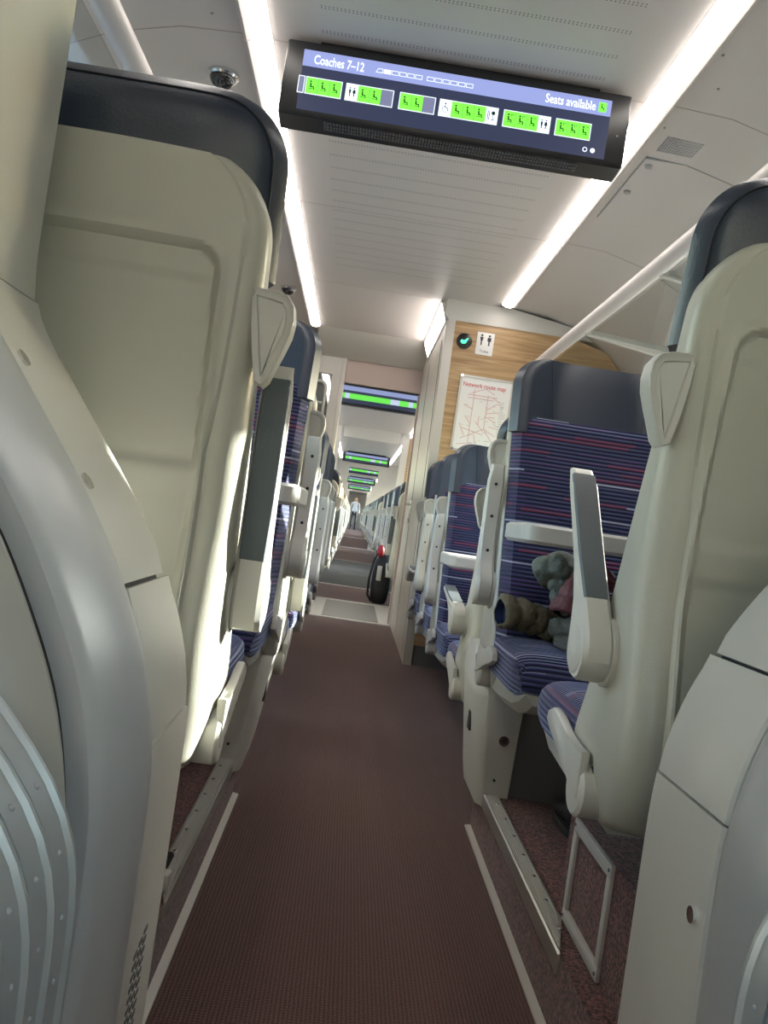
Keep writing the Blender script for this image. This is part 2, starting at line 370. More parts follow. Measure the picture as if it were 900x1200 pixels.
# ---------------------------------------------------------------- gangway portal around the camera
SP = [(0,.266),(.50,.266),(.56,.268),(.617,.279),(.66,.292),(.695,.309),(.745,.335),(.785,.361),(.84,.402),(.90,.447),(.955,.49),(.99,.505),(1.03,.507),(2.095,.507)]
def poly(tab, za, zb, n=24):
    pts = []
    for i in range(n+1):
        z = za + (zb-za)*i/n
        for (a, va), (c, vc) in zip(tab, tab[1:]):
            if z <= c+1e-9: pts.append((va+(vc-va)*(z-a)/(c-a), z)); break
    return pts
def offs(pts, d):
    out = []
    for i, p in enumerate(pts):
        a = pts[max(i-1, 0)]; c = pts[min(i+1, len(pts)-1)]
        tx, tz = c[0]-a[0], c[1]-a[1]; L = math.hypot(tx, tz) or 1
        out.append((p[0]+d*tz/L, p[1]-d*tx/L))
    return out
def smooth(pts, it=3):
    for _ in range(it):
        pts = [pts[0]] + [((a[0]+2*b_[0]+c[0])/4, (a[1]+2*b_[1]+c[1])/4) for a, b_, c in zip(pts, pts[1:], pts[2:])] + [pts[-1]]
    return pts
full = smooth(poly(SP, 0, 2.095, 150), 4)
def sweep(b, s, pts, section):
    """section: closed list of (y, outward offset); swept along pts"""
    cols = [[(s*p[0], y, p[1]) for p in offs(pts, d)] for y, d in section]
    rings = [[cols[j][i] for j in range(len(section))] for i in range(len(pts))]
    b.loft(rings)
def seg(za, zb): return [p for p in full if za-1e-6 <= p[1] <= zb+1e-6]
for s in (-1, 1):
    t = thing('gangway_portal', 'pale moulded gangway portal with a sloping shoulder on the %s edge of the picture' % nm_s[s], 'partition', (s*.40, .80, 0))
    for (za, zb) in ((.0, .561), (.5635, .7025), (.705, .98), (.983, 2.095)):
        pts = seg(za, zb)
        if len(pts) < 2: continue
        pts[0] = (pts[0][0], za); pts[-1] = (pts[-1][0], zb)
        b = MB(); sweep(b, s, pts, [(.772, .03), (.772, .003), (.775, 0), (.944, 0), (.95, .004), (.952, .03)])
        b.build('trim_panel', M['portal'], t, True)
    b = MB(); sweep(b, s, full, [(.77, .03), (.94, .03), (.94, 1.0), (.77, 1.0)] if False else [(.778, .012), (.946, .012), (.946, .06), (.778, .06)]); b.build('panel_backing', M['dark'], t, True)
    b = MB(); sweep(b, s, full, [(.766, .05), (.766, .004), (.757, -.004), (.742, -.009), (.720, -.012), (.695, -.013), (.670, -.012), (.645, -.008), (.624, -.004), (.613, -.001), (.608, .004), (.607, .05)])
    b.build('tube_rim', M['tube'], t, True)
    b = MB(); sweep(b, s, full, [(.6065, .020), (.573, .020), (.573, .06), (.6065, .06)]); b.build('gap_seal', M['dark'], t, True)
    lowc = [p for p in full if p[1] <= 2.1]
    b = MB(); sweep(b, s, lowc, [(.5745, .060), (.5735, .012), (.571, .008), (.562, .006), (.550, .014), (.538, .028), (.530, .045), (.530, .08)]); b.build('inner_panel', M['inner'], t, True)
    # wall closing the portal out to the body side
    outl = offs(full, .03) + [(1.37, 2.095), (1.37, 0)]
    MB().prism([(s*x, z) for x, z in outl], 'y', .80, .93).build('closing_panel', M['portal'], t, True)
    # fittings
    for (x, z, y) in ([(.4465, .900, .80), (.3675, .794, .79)] if s < 0 else []):
        n = Vector((-s*.8, 0, .6)); c = Vector((s*x, y, z)); MB().tube([c - n*.004, c + n*.0022], .0085, 20).build('screw_cover', M['chrome'], t, True)
    if s < 0: MB().tube([(s*.268, .80, .14), (s*.262, .80, .14)], .011, 16).build('screw_cover', M['chrome'], t, True)
    else: MB().tube([(s*.268, .80, .465), (s*.2625, .80, .465)], .008, 16).build('screw_cover', M['chrome'], t, True)
    if s < 0:
        b = MB()
        for i in range(26):
            for j in range(3):
                z = .06 + i*.011 + j*.004; y = .83 + j*.018
                b.box(s*.2665, s*.2650, y, y+.013, z, z+.005)
        b.build('vent_slots', M['grey'], t, True)
# bellows: nested ribs
SB = [(0,.250),(.55,.250),(.58,.256),(.6155,.276),(.665,.322),(.74,.402),(.84,.50),(.90,.52),(2.1,.52)]
fb = smooth(poly(SB, 0, 2.1, 110), 3)
for s, dx in ((-1, 0), (1, -.082)):
    t = thing('gangway_bellows', 'grey ribbed gangway bellows with riveted arches at the lower %s corner' % nm_s[s], 'bellows', (s*(.30+dx), .30, 0))
    P = [(x+dx, z) for x, z in fb]
    b = MB(); sweep(b, s, P, [(.52, .022), (-.15, .022), (-.15, .05), (.52, .05)]); b.build('bellows_fabric', M['bfab'], t, True)
    for i in range(9):
        y = .526 - .037*i
        b = MB(); sweep(b, s, P, [(y, .03), (y+.001, .003), (y-.001, 0), (y-.004, .0002), (y-.006, .0036), (y-.0275, .0044), (y-.0285, .03)])
        acc = 0; last = P[0]
        for p in P:
            acc += math.hypot(p[0]-last[0], p[1]-last[1]); last = p
            if acc > .032 and p[1] < 1.0: acc = 0; b.ball((s*(p[0]+.0050), y-.0165, p[1]), .0024, .0022, .0024, 8)
        b.build('rib', M['rib'], t, True)

# ---------------------------------------------------------------- plinths, nosings, floor strips
for s in (-1, 1):
    t = thing('seat_plinth', 'raised carpeted plinth under the nearest seats on the %s' % nm_s[s], 'platform', (s*.8, 1.6, 0))
    MB().box(s*.329, s*1.375, .96, 2.30, .0005, PL-.0005).build('carpet_block', M['carpet2'], t, True)
    MB().mat(M['carpet2']).box(s*.37, s*1.30, .98, 1.55, PL, .318).build('carpet_riser', None, t, True)
    n = tag(MB().prism([(s*.327, .097), (s*.3245, .099), (s*.3245, .131), (s*.3275, .1345), (s*.3285, .130), (s*.3285, .097)], 'y', 1.37, 2.27).prism([(s*.328, 1.372), (s*.328, 2.27), (s*.363, 2.27), (s*.363, 1.50)], 'z', .1305, .1345)
            .build('step_nosing', M['alu']), 'ribbed aluminium step nosing along the plinth edge on the %s' % nm_s[s], 'nosing', 'aluminium step nosings')
    b = MB()
    for i in range(6): b.box(s*(.331+.0050*i), s*(.3333+.0050*i), 1.39+.022*i, 2.265, .1343, .1357)
    b.build('grip_ribs', M['alul'], n)
    b = MB()
    for i in range(8): b.ball((s*.350, 1.46+.105*i, .1355), .0045, .0045, .002, 10)
    b.build('screws', M['chrome'], n)
    tag(MB().prism([(s*.328, .0), (s*.312, .0), (s*.3125, .0035), (s*.328, .006)], 'y', -.6, 2.29).build('floor_strip', M['alul']),
        'thin straight metal strip on the aisle carpet at the foot of the %s plinth' % nm_s[s], 'strip', 'floor strips beside the plinths')
    fr = MB(); y0, y1, z0, z1 = 1.29, 1.50, PL+.005, .318; X0, X1 = s*.362, s*.3695
    fr.box(X0, X1, y0, y1, z0, z0+.022, .001); fr.box(X0, X1, y0, y1, z1-.022, z1, .001); fr.box(X0, X1, y0, y0+.016, z0+.022, z1-.022, .001); fr.box(X0, X1, y1-.016, y1, z0+.022, z1-.022, .001)
    f = tag(fr.build('access_frame', M['alul']), 'pale rectangular frame around a carpeted hatch below the nearest %s seat' % nm_s[s], 'frame', 'hatch frames')
    b = MB()
    for yy in (y0+.008, y1-.008):
        for zz in (z0+.01, z1-.01): b.disc((s*.3615, yy, zz), .003, 'x', .002, 10)
    b.build('frame_screws', M['grey'], f)
# bracket with hook-and-loop tape on the left nosing
b = MB().mat(M['shell2']).box(-.375, -.329, 1.395, 1.425, .137, .165, .004)
t = tag(b.build('floor_bracket'), 'small cream bracket standing on the left step nosing', 'bracket')
MB().box(-.395, -.345, 1.427, 1.53, .137, .150, .006).build('hook_tape', M['velcro'], t)

# ---------------------------------------------------------------- seats
W2 = .23
VB = [(.29,.05),(.31,.0),(.36,-.030),(.45,-.042),(.62,-.012),(.80,-.030),(1.0,-.072),(1.09,-.088)]
VF = [(.29,.165),(.33,.205),(.385,.205),(.47,.158),(.68,.085),(.80,.045),(.915,.005),(1.0,-.020),(1.09,-.035)]
def rr_top(wt, r, half, h):
    if h <= wt-r: return half
    k = min(1, (h-(wt-r))/r); return half - r + r*math.sqrt(max(0, 1-k*k))
def shell_mb():
    b = MB(); rings = []; NH = 150; nb = 104
    for i in range(NH+1):
        h = .29 + (1.075-.29)*(i/NH)**.92 if i else .29
        vb = lerp_tab(VB, h); vf = lerp_tab(VF, h); hw = rr_top(1.085, .095, W2, h)
        hw *= 1 - .10*max(0, (.40-h)/.11)**1.5
        rc = min(.045, (vf-vb)*.48)
        ring = [(hw-.006, vf), (hw, vf-.006)]
        for a in range(9):
            th = a/8*math.pi/2
            ring.append((hw - rc + rc*math.cos(th), vb + rc - rc*math.sin(th)))
        xl = hw-rc
        for j in range(1, nb):
            x = xl - 2*xl*j/nb
            # recessed back panel with rolled border and the step between upper and lower panels
            def sm(e): return max(0, min(1, e))**2*(3-2*max(0, min(1, e)))
            def rr(k):
                r_ = .032; qx = abs(x)-(k-r_); qh = h-(k+.794-r_)
                return math.hypot(max(qx, 0), max(qh, 0)) - r_ + min(max(qx, qh), 0)
            ex = sm(-rr(.178)/.011); eh = sm((h-.40)/.05)
            ring_ = sm(-rr(.188)/.010)*eh*(1-ex*eh)
            d = .010*ex*eh - .004*ring_
            lo = sm((.712-h)/.022)*sm((h-.45)/.2)
            d -= .010*ex*lo*(.55+.45*sm((h-.64)/.02))
            bulge = -.014*(1-(x/hw)**2)
            if h > .93: d = min(d, .008)
            ring.append((x, vb + d + bulge))
        for a in range(8, -1, -1):
            th = a/8*math.pi/2
            ring.append((-(hw - rc + rc*math.cos(th)), vb + rc - rc*math.sin(th)))
        ring += [(-hw, vf-.006), (-(hw-.006), vf)]
        rings.append([(x, v, h) for x, v in ring])
    b.loft(rings); return b
def back_mb():
    b = MB(); rings = []; NH = 40
    for i in range(NH+1):
        h = .34 + (1.0-.34)*i/NH; vf = lerp_tab(VF, h); hw = W2-.008
        t = .052 + .012*math.exp(-((h-.55)/.1)**2)
        if i in (0, NH): t -= .012
        ring = [(-hw, vf-.012)]
        for j in range(25):
            x = -hw + 2*hw*j/24; e = max(0, 1-abs(x/hw)**7)
            wing = .020*(abs(x)/hw)**3
            ring.append((x, vf + .004 + (t-.004)*e**.5 + wing*(e**.5)))
        ring.append((hw, vf-.012))
        rings.append([(x, v, h) for x, v in ring])
    b.loft(rings); return b
def headrest_mb():
    b = MB(); rings = []; NH = 26; H0, H1 = .955, 1.17
    for i in range(NH+1):
        k = i/NH; h = H0 + (H1-H0)*math.sin(k*math.pi/2)**.9
        hw = rr_top(H1+.002, .085, W2+.006, h)
        top = max(0, (h-1.09)/.08); sh = 1-.5*top**3
        vb = -.044 - .20*(h-.93) ; vc = .030 - .24*(h-.93)
        vb2 = vc + (vb-vc)*sh; ring = []
        n = 28
        for j in range(n+1):
            x = -hw + 2*hw*j/n; e = (1-abs(x/hw)**5)**.5 if abs(x) < hw else 0
            ring.append((x, vb2*e + (vc+.035)*(1-e)*.0 + (1-e)*(vc-.015)))
        for j in range(n-1, 0, -1):
            x = -hw + 2*hw*j/n; e = (1-abs(x/hw)**8)**.5
            wing = .050*max(0, (abs(x)/hw-.45)/.55)**1.6
            ring.append((x, (vc-.015) + (.015 + wing)*e*sh + .0))
        rings.append([(x, v, h) for x, v in ring])
    b.loft(rings); return b
def cushion_mb():
    b = MB(); rings = []; hw = W2-.004
    VS = [.09, .12, .2, .3, .38, .43, .462, .484, .497, .503]
    for v in VS:
        k = max(0, (v-.40)/.103); top = .435 + .008*math.sin(min(1, (v-.09)/.3)*math.pi) - .062*k**2.6; bot = .318 + .035*k**2
        if v < .1: top -= .02
        ring = []; n = 32
        for j in range(n):
            a = 2*math.pi*j/n; cx, cz = math.cos(a), math.sin(a); p = .38
            x = math.copysign(abs(cx)**p, cx)*(hw - .012*k**2); z = math.copysign(abs(cz)**p, cz)
            ring.append((x, v, (top+bot)/2 + z*(top-bot)/2 - (.006*(1-(x/hw)**2) if z > 0 else 0)))
        rings.append(ring)
    b.loft(rings); return b
def base_mb(m):
    b = MB(); hw = W2-.022
    # shallow tray under the cushion
    rings = []
    for v, zb, zt, q in ((.10,.27,.335,1),(.25,.275,.335,1),(.40,.288,.340,1),(.46,.305,.345,.985),(.49,.325,.352,.96)):
        rings.append([(-hw*q, v, zt), (-hw*q, v, zb+.02), (-hw*q+.02, v, zb), (hw*q-.02, v, zb), (hw*q, v, zb+.02), (hw*q, v, zt)])
    b.loft(rings)
    return b
def side_trim_mb(m):
    # raised side cheek joining cushion to shell, on the aisle side, with a round boss at the bottom
    b = MB(); x0 = -m*(W2+.002); x1 = -m*(W2+.016)
    pts = [(.09,.385),(.13,.378),(.18,.388),(.235,.405),(.27,.407),(.30,.396),(.305,.380),(.28,.368),(.20,.350),(.13,.325),(.09,.315)]
    b.prism(pts, 'x', x0, x1, .004, 2)
    c = Vector((0, .15, .315)); ring = []
    b.tube([(-m*(W2-.03), .115, .325), (-m*(W2+.008), .115, .325), (-m*(W2+.013), .115, .325), (-m*(W2+.0131), .115, .325)], [.040, .040, .035, .022], 24)
    return b
def handle_mb(m):
    b = MB(); 
    # triangular grab handle fin at shoulder height, wrapping round the aisle edge
    out = [(.014,.934),(-.018,.934),(-.033,.930),(-.042,.918),(-.045,.900),(-.043,.882),(-.036,.860),(-.028,.838),(-.022,.820),(-.015,.812),(-.006,.816),(.002,.850),(.009,.890)]
    pts = [(-m*(W2 - u), z) for u, z in out]
    def P(t, k): return [(-m*(W2-u*k), t, z + (.868-z)*(1-k)) for u, z in out]
    b.loft([P(-.050, .94), P(-.052, .97), P(-.050, .99) , P(-.044, 1.0), P(-.024, 1.0), P(-.017, .985), P(-.015, .95)])
    b.bm.faces.ensure_lookup_table(); caps = [f for f in b.bm.faces if len(f.verts) == len(out)]
    bmesh.ops.recalc_face_normals(b.bm, faces=b.bm.faces)
    bmesh.ops.inset_individual(b.bm, faces=caps, thickness=.0075, depth=-.0015)
    bmesh.ops.inset_individual(b.bm, faces=caps, thickness=.002, depth=-.0035)
    return b
def hinge_mb(m):
    b = MB(); xa = -m*(W2-.030); xb = -m*(W2+.006)
    ring = lambda x, r: [(x, .085 + r*math.sin(a)*1.0 , .53 + r*math.cos(a)*1.08) for a in [2*math.pi*i/28 for i in range(28)]]
    b.loft([ring(xa, .042), ring(xb, .046), ring(xb-m*.001, .044)])
    return b
ARM_L = .345
def arm_mb(m):
    """armrest in its lowered pose, hinge centre at the origin, pointing forward"""
    b = MB(); xi, xo = -m*.0, -m*.044
    mid = (xi+xo)/2; hw = .022
    prof = []   # (along, top, bottom)
    for y, zt, zb in ((-.043, .008, -.008), (-.037,.027,-.025),(-.020,.040,-.040),(0,.044,-.045),(.025,.044,-.040),(.05,.043,-.020),(.08,.042,.000),(.14,.040,.015),(.22,.040,.020),(.285,.040,.023),(.318,.036,.018),(.327,.030,.022)):
        prof.append((y, zt, zb))
    rings = []
    for y, zt, zb in prof:
        c = min(.007, (zt-zb)*.3); q = hw - (.004 if y > .3 else 0)
        rings.append([(mid-q, y, zt-c), (mid-q+c, y, zt), (mid+q-c, y, zt), (mid+q, y, zt-c), (mid+q, y, zb+c), (mid+q-c, y, zb), (mid-q+c, y, zb), (mid-q, y, zb+c)])
    b.mat(M['shell2']).loft(rings)
    b.mat(M['dark'])
    for y, z in ((.10, .006), (.19, .0178), (.275, .0222)): b.disc((mid, y, z), .0042, 'z', .004, 10)
    b.mat(M['shell2']).tube([(-m*.044, 0, 0), (-m*.0465, 0, 0)], [.036, .032], 24)
    return b
def pad_mb(m):
    b = MB(); mid = -m*.022
    rings = []
    for y, z in ((.060,.0425),(.065,.0438),(.14,.0412),(.22,.0412),(.302,.0405),(.309,.037)):
        q = .0195 if y > .066 and y < .305 else .0180
        rings.append([(mid-q, y, z-.004), (mid-q+.002, y, z+.001), (mid+q-.002, y, z+.001), (mid+q, y, z-.004)])
    b.loft(rings); return b
def seam_mb():
    b = MB(); pts = []
    for i in range(41):
        a = -math.pi/2 + math.pi*i/40
        # follow the headrest outline a little inside its edge
        x = (W2-.02)*math.sin(a) if False else 0
    n = 30; hw = W2-.010
    path = []
    for h in [.97 + .01*k for k in range(12)]: path.append((-hw, h))
    for k in range(1, 10): a = math.pi/2*k/10; path.append((-hw+.075*(1-math.cos(a)), 1.08 + .075*math.sin(a)))
    for k in range(0, 13): path.append((-hw+.075 + (2*hw-.15)*k/12, 1.155))
    for k in range(9, 0, -1): a = math.pi/2*k/10; path.append((hw-.075*(1-math.cos(a)), 1.08 + .075*math.sin(a)))
    for h in [.97 + .01*k for k in range(11, -1, -1)]: path.append((hw, h))
    P3 = []
    for x, h in path:
        vb = -.044 - .20*(h-.93); vc = .030 - .24*(h-.93); hwh = rr_top(1.172, .085, W2+.006, h)
        top = max(0, (h-1.09)/.08); sh = 1-.5*min(1, top)**3
        e = (max(0, 1-abs(x/hwh)**5))**.5; vb2 = vc+(vb-vc)*sh
        P3.append((x, vb2*e + (1-e)*(vc-.015) - .0005, h))
    b.tube(P3, .0016, 6)
    for sx in (-1, 1):
        Q = []
        for k in range(20):
            h = .96 + .205*k/19; x = sx*(.118 + .02*(h-.96)/.2)
            hwh = rr_top(1.172, .085, W2+.006, h); vc = .030 - .24*(h-.93); top = max(0, (h-1.09)/.08); sh = 1-.5*min(1, top)**3
            e = max(0, 1-abs(x/hwh)**8)**.5; wing = .050*max(0, (abs(x)/hwh-.45)/.55)**1.6
            Q.append((x, (vc-.015)+(.015+wing)*e*sh+.0003, h))
        b.tube(Q, .0013, 6)
    return b

def make_seat(m, low):
    """seat facing its own +y, aisle edge on the -x side when m = 1"""
    t = thing('train_seat', '', 'seat')
    shell_mb().build('shell', M['shell'], t)
    back_mb().build('backrest', M['fabric'], t)
    hr = headrest_mb().build('headrest', M['leather'], t)
    seam_mb().build('stitched_seam', M['seam'], hr)
    b = MB()
    cushion_mb().build('cushion', M['fabric'], t)
    base_mb(m).build('cushion_tray', M['shell'], t)
    side_trim_mb(m).build('side_cheek', M['shell2'], t)
    handle_mb(m).build('grab_handle', M['shell2'], t)
    hinge_mb(m).build('armrest_hinge', M['shell2'], t)
    a = arm_mb(m).build('armrest', None, t); a.location = (-m*(W2+.004), .085, .53)
    pad_mb(m).build('armrest_pad', M['pad'], a)['label'] = 'dark grey textured pad'
    MB().tube([(.1*-m, -.040, .315), (.1*-m, -.047, .315)], .005, 10).build('screw', M['chrome'], t)
    t.hide_render = False
    return t
protos = {1: make_seat(1, 0), -1: make_seat(-1, 0)}
used = {1: False, -1: False}
def place_seat(s, f, y, z, label, group, arm=90, x=.50, tilt=0):
    m = s*f
    t = protos[m] if not used[m] else copy_tree(protos[m])
    used[m] = True
    t.location = (s*x, y, z); t.rotation_euler = (0, 0, 0 if f > 0 else math.pi)
    t['label'] = label; t['category'] = 'seat'; t['group'] = group
    for ch in t.children:
        if ch.name.startswith('armrest') and 'hinge' not in ch.name: ch.rotation_euler = (R(arm), 0, 0)
    return t
G = 'seats of the near saloon'
A, T = 1, -1
rows_r = [(A, 1.09, PL, 50, 'right seat seen from behind, its armrest half raised in front of the jacket'),
          (T, 2.25, PL, 90, 'seat facing the camera on the right with a padded jacket lying on it'),
          (A, 2.44, 0, 8, 'lower right seat turned away, back to back with the jacket seat, armrest lowered'),
          (T, 3.50, 0, 90, 'seat facing the camera just beyond the jacket seat, in front of the route map'),
          (T, 4.07, 0, 84, 'middle of the three navy seats facing the camera before the wood panel'),
          (T, 4.645, 0, 0, 'last right seat, its back against the wood panel of the toilet cubicle')]
rows_l = [(A, 1.10, PL, 92, 'large sunlit cream-backed seat filling the left foreground, armrest upright'),
          (T, 2.25, PL, 90, 'seat facing the camera just behind the large left foreground seat'),
          (A, 2.44, 0, 88, 'left seat turned away, back to back with the second left seat'),
          (T, 3.62, 0, 90, 'fourth seat along the left, facing the camera, dark headrest near the partition window'),
          (T, 4.25, 0, 90, 'fifth seat along the left, facing the camera'),
          (T, 4.90, 0, 90, 'last left seat before the doorway partition')]
for r_ in rows_r: place_seat(1, r_[0], r_[1], r_[2], r_[4], G, r_[3])
for r_ in rows_l: place_seat(-1, r_[0], r_[1], r_[2], r_[4], G, r_[3])
# window-side neighbours of the two nearest bays
for s in (1, -1):
    place_seat(s, A, 1.09, PL, 'window-side neighbour of the nearest %s seat, seen from behind' % nm_s[s], G, 90, x=1.05)
    place_seat(s, T, 2.25, PL, 'window-side neighbour of the second %s seat, facing the camera' % nm_s[s], G, 90, x=1.05)

# seats beyond the doorway
def join_tree(t, name):
    bm = bmesh.new(); mats = []
    def rec(o, mw):
        mw = mw @ Matrix.LocRotScale(o.location, o.rotation_euler, None) if o is not t else Matrix.Identity(4)
        if o.type == 'MESH':
            b2 = bmesh.new(); b2.from_mesh(o.data); b2.transform(mw)
            base = []
            for mm in o.data.materials:
                if mm not in mats: mats.append(mm)
                base.append(mats.index(mm))
            for f in b2.faces: f.material_index = base[f.material_index]
            me = bpy.data.meshes.new('tmp'); b2.to_mesh(me); b2.free(); bm.from_mesh(me); bpy.data.meshes.remove(me)
        for c in o.children: rec(c, mw)
    rec(t, Matrix.Identity(4))
    me = bpy.data.meshes.new(name); bm.to_mesh(me); bm.free()
    for mm in mats: me.materials.append(mm)
    return me
far_me = {}
rows_far = []
for a0, a1 in ((7.4, 12.0), (13.3, 19.5), (21.0, 29.5), (31.2, 46.0)):
    y = a0
    while y + 1.15 < a1: rows_far += [(A, y), (T, y+1.15)]; y += 1.36
for s in (-1, 1):
    for i, (f, y) in enumerate(rows_far[:30]):
        lab = '%s seat beyond the doorway along the %s of the aisle, %s' % (ORD[i], nm_s[s], 'seen from behind' if f > 0 else 'facing the camera')
        if y < 12.2: place_seat(s, f, y, 0, lab, 'seats beyond the doorway', 90)
        else:
            m = s*f
            if m not in far_me: far_me[m] = join_tree([c for c in C.objects if c.name.startswith('train_seat') and c.get('label', '').startswith('seat facing the camera on the right' if m == -1 else 'seat facing the camera just behind the large')][0], 'train_seat')
            o = bpy.data.objects.new('train_seat', far_me[m]); C.objects.link(o)
            o.location = (s*.5, y, 0); o.rotation_euler = (0, 0, 0 if f > 0 else math.pi); tag(o, lab, 'seat', 'seats beyond the doorway')
# low rails that carry the seats, running along the body side
for s in (-1, 1):
    for (p, q, zz, wh) in ((.97, 2.38, PL, 'nearest'), (2.40, 4.74 if s > 0 else 5.3, 0, 'middle'), (7.2, 12.2, 0, 'far'), (13.2, 19.6, 0, 'second far'), (20.9, 29.6, 0, 'third far'), (31.1, 46, 0, 'most distant')):
        b = MB().box(s*.70, s*1.379, p+.1, p+.3, zz+.19, zz+.27) if False else MB().box(s*.62, s*.70, p+.05, q-.03, zz+.19, zz+.27, .004)
        b.mat(M['beam'])
        n = max(2, int((q-p)/1.2))
        for i in range(n):
            y = p+.2+(q-p-.4)*i/(n-1); b.box(s*.70, s*1.379, y-.03, y+.03, zz+.20, zz+.26)
        tag(b.build('seat_rail'), 'dark beam fixed to the %s wall carrying the %s seats' % (nm_s[s], wh), 'beam', 'seat support beams')

# tables in the bays
def table(s, y0, y1, zt, label, x0=.225, m=None):
    t = thing('bay_table', label, 'table', (s*.8, (y0+y1)/2, zt), group='bay tables')
    r = .035; X0, X1 = x0, 1.378
    def outline(k):
        pts = []
        for cx, cy, a0 in ((X0+r, y0+r, 180), (X1-.003, y0+.003, 270), (X1-.003, y1-.003, 0), (X0+r, y1-r, 90)):
            rr = (r if cx < 1 else .003) - k
            for a in range(0, 91, 15): pts.append((s*(cx + rr*math.cos(R(a0+a))), cy + rr*math.sin(R(a0+a))))
        return pts
    b = MB(); O, I = outline(0), outline(.008)
    b.loft([[(*p, zt-.043) for p in I], [(*p, zt-.036) for p in O], [(*p, zt-.006) for p in O], [(*p, zt) for p in I]])
    b.build('table_top', M['shell2'], t, True)
    MB().prism([(s*.8, zt-.043), (s*1.378, zt-.043), (s*1.378, zt-.35), (s*1.30, zt-.30)], 'y', (y0+y1)/2-.02, (y0+y1)/2+.02).build('wall_bracket', M['beam'], t, True)
table(1, 1.72, 1.97, .838, 'cream table edge in the right bay, in front of the jacket seat', x0=.240)
table(-1, 1.62, 1.95, .842, 'sunlit cream table edge between the first two left seats')
table(1, 2.88, 3.2, .712, 'cream table in the second right bay beside the lowered armrest', x0=.235)
table(-1, 2.95, 3.2, .712, 'cream table in the second left bay', x0=.27)

# equipment box and kick panel under the jacket seat (both sides)
for s in (1, -1):
    t = thing('equipment_box', 'cream moulded equipment box with a lock under the %s seat facing the camera' % nm_s[s], 'box', (s*.33, 2.25, PL))
    b = MB()
    def sec(z, x0, x1, y0, ch): return [(s*x0, y0+ch, z), (s*(x0+ch*.5), y0+.004, z), (s*(x0+ch*.6+.004), y0, z), (s*x1, y0, z), (s*x1, 2.40, z), (s*x0, 2.40, z)]
    b.loft([sec(.10, .310, .388, 2.16, .03), sec(.15, .300, .388, 2.155, .035), sec(.28, .283, .388, 2.14, .04), sec(.385, .270, .388, 2.12, .05), sec(.42, .266, .388, 2.13, .05), sec(.50, .27, .388, 2.24, .05)])
    b.build('box_body', M['shell2'], t, True)
    b = MB().mat(M['chrome']).tube([(s*.352, 2.150, .282), (s*.352, 2.132, .282)], .013, 20); b.mat(M['dark']).tube([(s*.352, 2.1325, .282), (s*.352, 2.1305, .282)], .006, 12)
    b.mat(M['dark']).tube([(s*.345, 2.160, .175), (s*.345, 2.146, .175)], .0035, 10)
    b.build('lock', None, t, True)
    MB().mat(M['grey']).prism([(2.18, .425), (2.23, .485), (2.245, .475), (2.20, .412)], 'x', s*.2665, s*.272).build('label_window', None, t, True)
    MB().mat(M['dark']).box(s*.278, s*.29, 2.25, 2.29, .27, .33).build('side_slot', None, t, True)
    tag(MB().box(s*.392, s*1.375, 2.17, 2.185, .10, .50, .003).build('kick_panel', M['grey']), 'dark grey kick panel under the %s seat facing the camera' % nm_s[s], 'panel', 'kick panels')

# ---------------------------------------------------------------- overhead racks
for s in (-1, 1):
    t = thing('luggage_rack', 'overhead luggage rack with a thick pale rail and glass shelf on the %s' % nm_s[s], 'rack', (s*1.05, 2.8, 1.72))
    y0, y1 = .96, (4.755 if s > 0 else 6.3)
    MB().tube([(s*.80, y0, 1.80), (s*.80, y1, 1.80)], .031, 20).build('rail', M['ceilside'], t, True)
    n = 4
    for i in range(n):
        a = y0+.03+(y1-y0-.06)*i/n; c = y0+.03+(y1-y0-.06)*(i+1)/n-.04
        MB().prism([(s*.83, 1.775), (s*1.375, 1.735), (s*1.375, 1.727), (s*.83, 1.767)], 'y', a, c).build('glass_shelf', M['rackglass'], t, True)
        MB().prism([(s*.81, 1.79), (s*1.378, 1.75), (s*1.378, 1.69), (s*1.2, 1.715), (s*.81, 1.765)], 'y', c+.005, c+.03).build('rack_bracket', M['shell2'], t, True)

# ---------------------------------------------------------------- display
def farscreen():
    m = bpy.data.materials.new('distant_screen'); m.use_nodes = True; nt = m.node_tree; b = nt.nodes['Principled BSDF']
    tc = N(nt, 'ShaderNodeTexCoord'); sx = N(nt, 'ShaderNodeSeparateXYZ'); nt.links.new(tc.outputs['Object'], sx.inputs[0])
    x, y, z = sx.outputs
    band = math_n(nt, 'GREATER_THAN', z, -.085)
    rowm = math_n(nt, 'MULTIPLY', math_n(nt, 'GREATER_THAN', z, -.165), math_n(nt, 'LESS_THAN', z, -.112))
    wn = N(nt, 'ShaderNodeTexWhiteNoise', noise_dimensions='1D'); nt.links.new(math_n(nt, 'FLOOR', math_n(nt, 'MULTIPLY', x, 22)), wn.inputs['W'])
    tile = mixc(nt, math_n(nt, 'GREATER_THAN', wn.outputs[0], .72), (.17, .9, .10), (.6, .7, .9))
    c = mixc(nt, band, (.03, .04, .08), (.30, .36, .62)); c = mixc(nt, rowm, c, tile)
    b.inputs['Base Color'].default_value = (0, 0, 0, 1); nt.links.new(c, b.inputs['Emission Color']); b.inputs['Emission Strength'].default_value = .6
    return m
M['farscreen'] = farscreen()
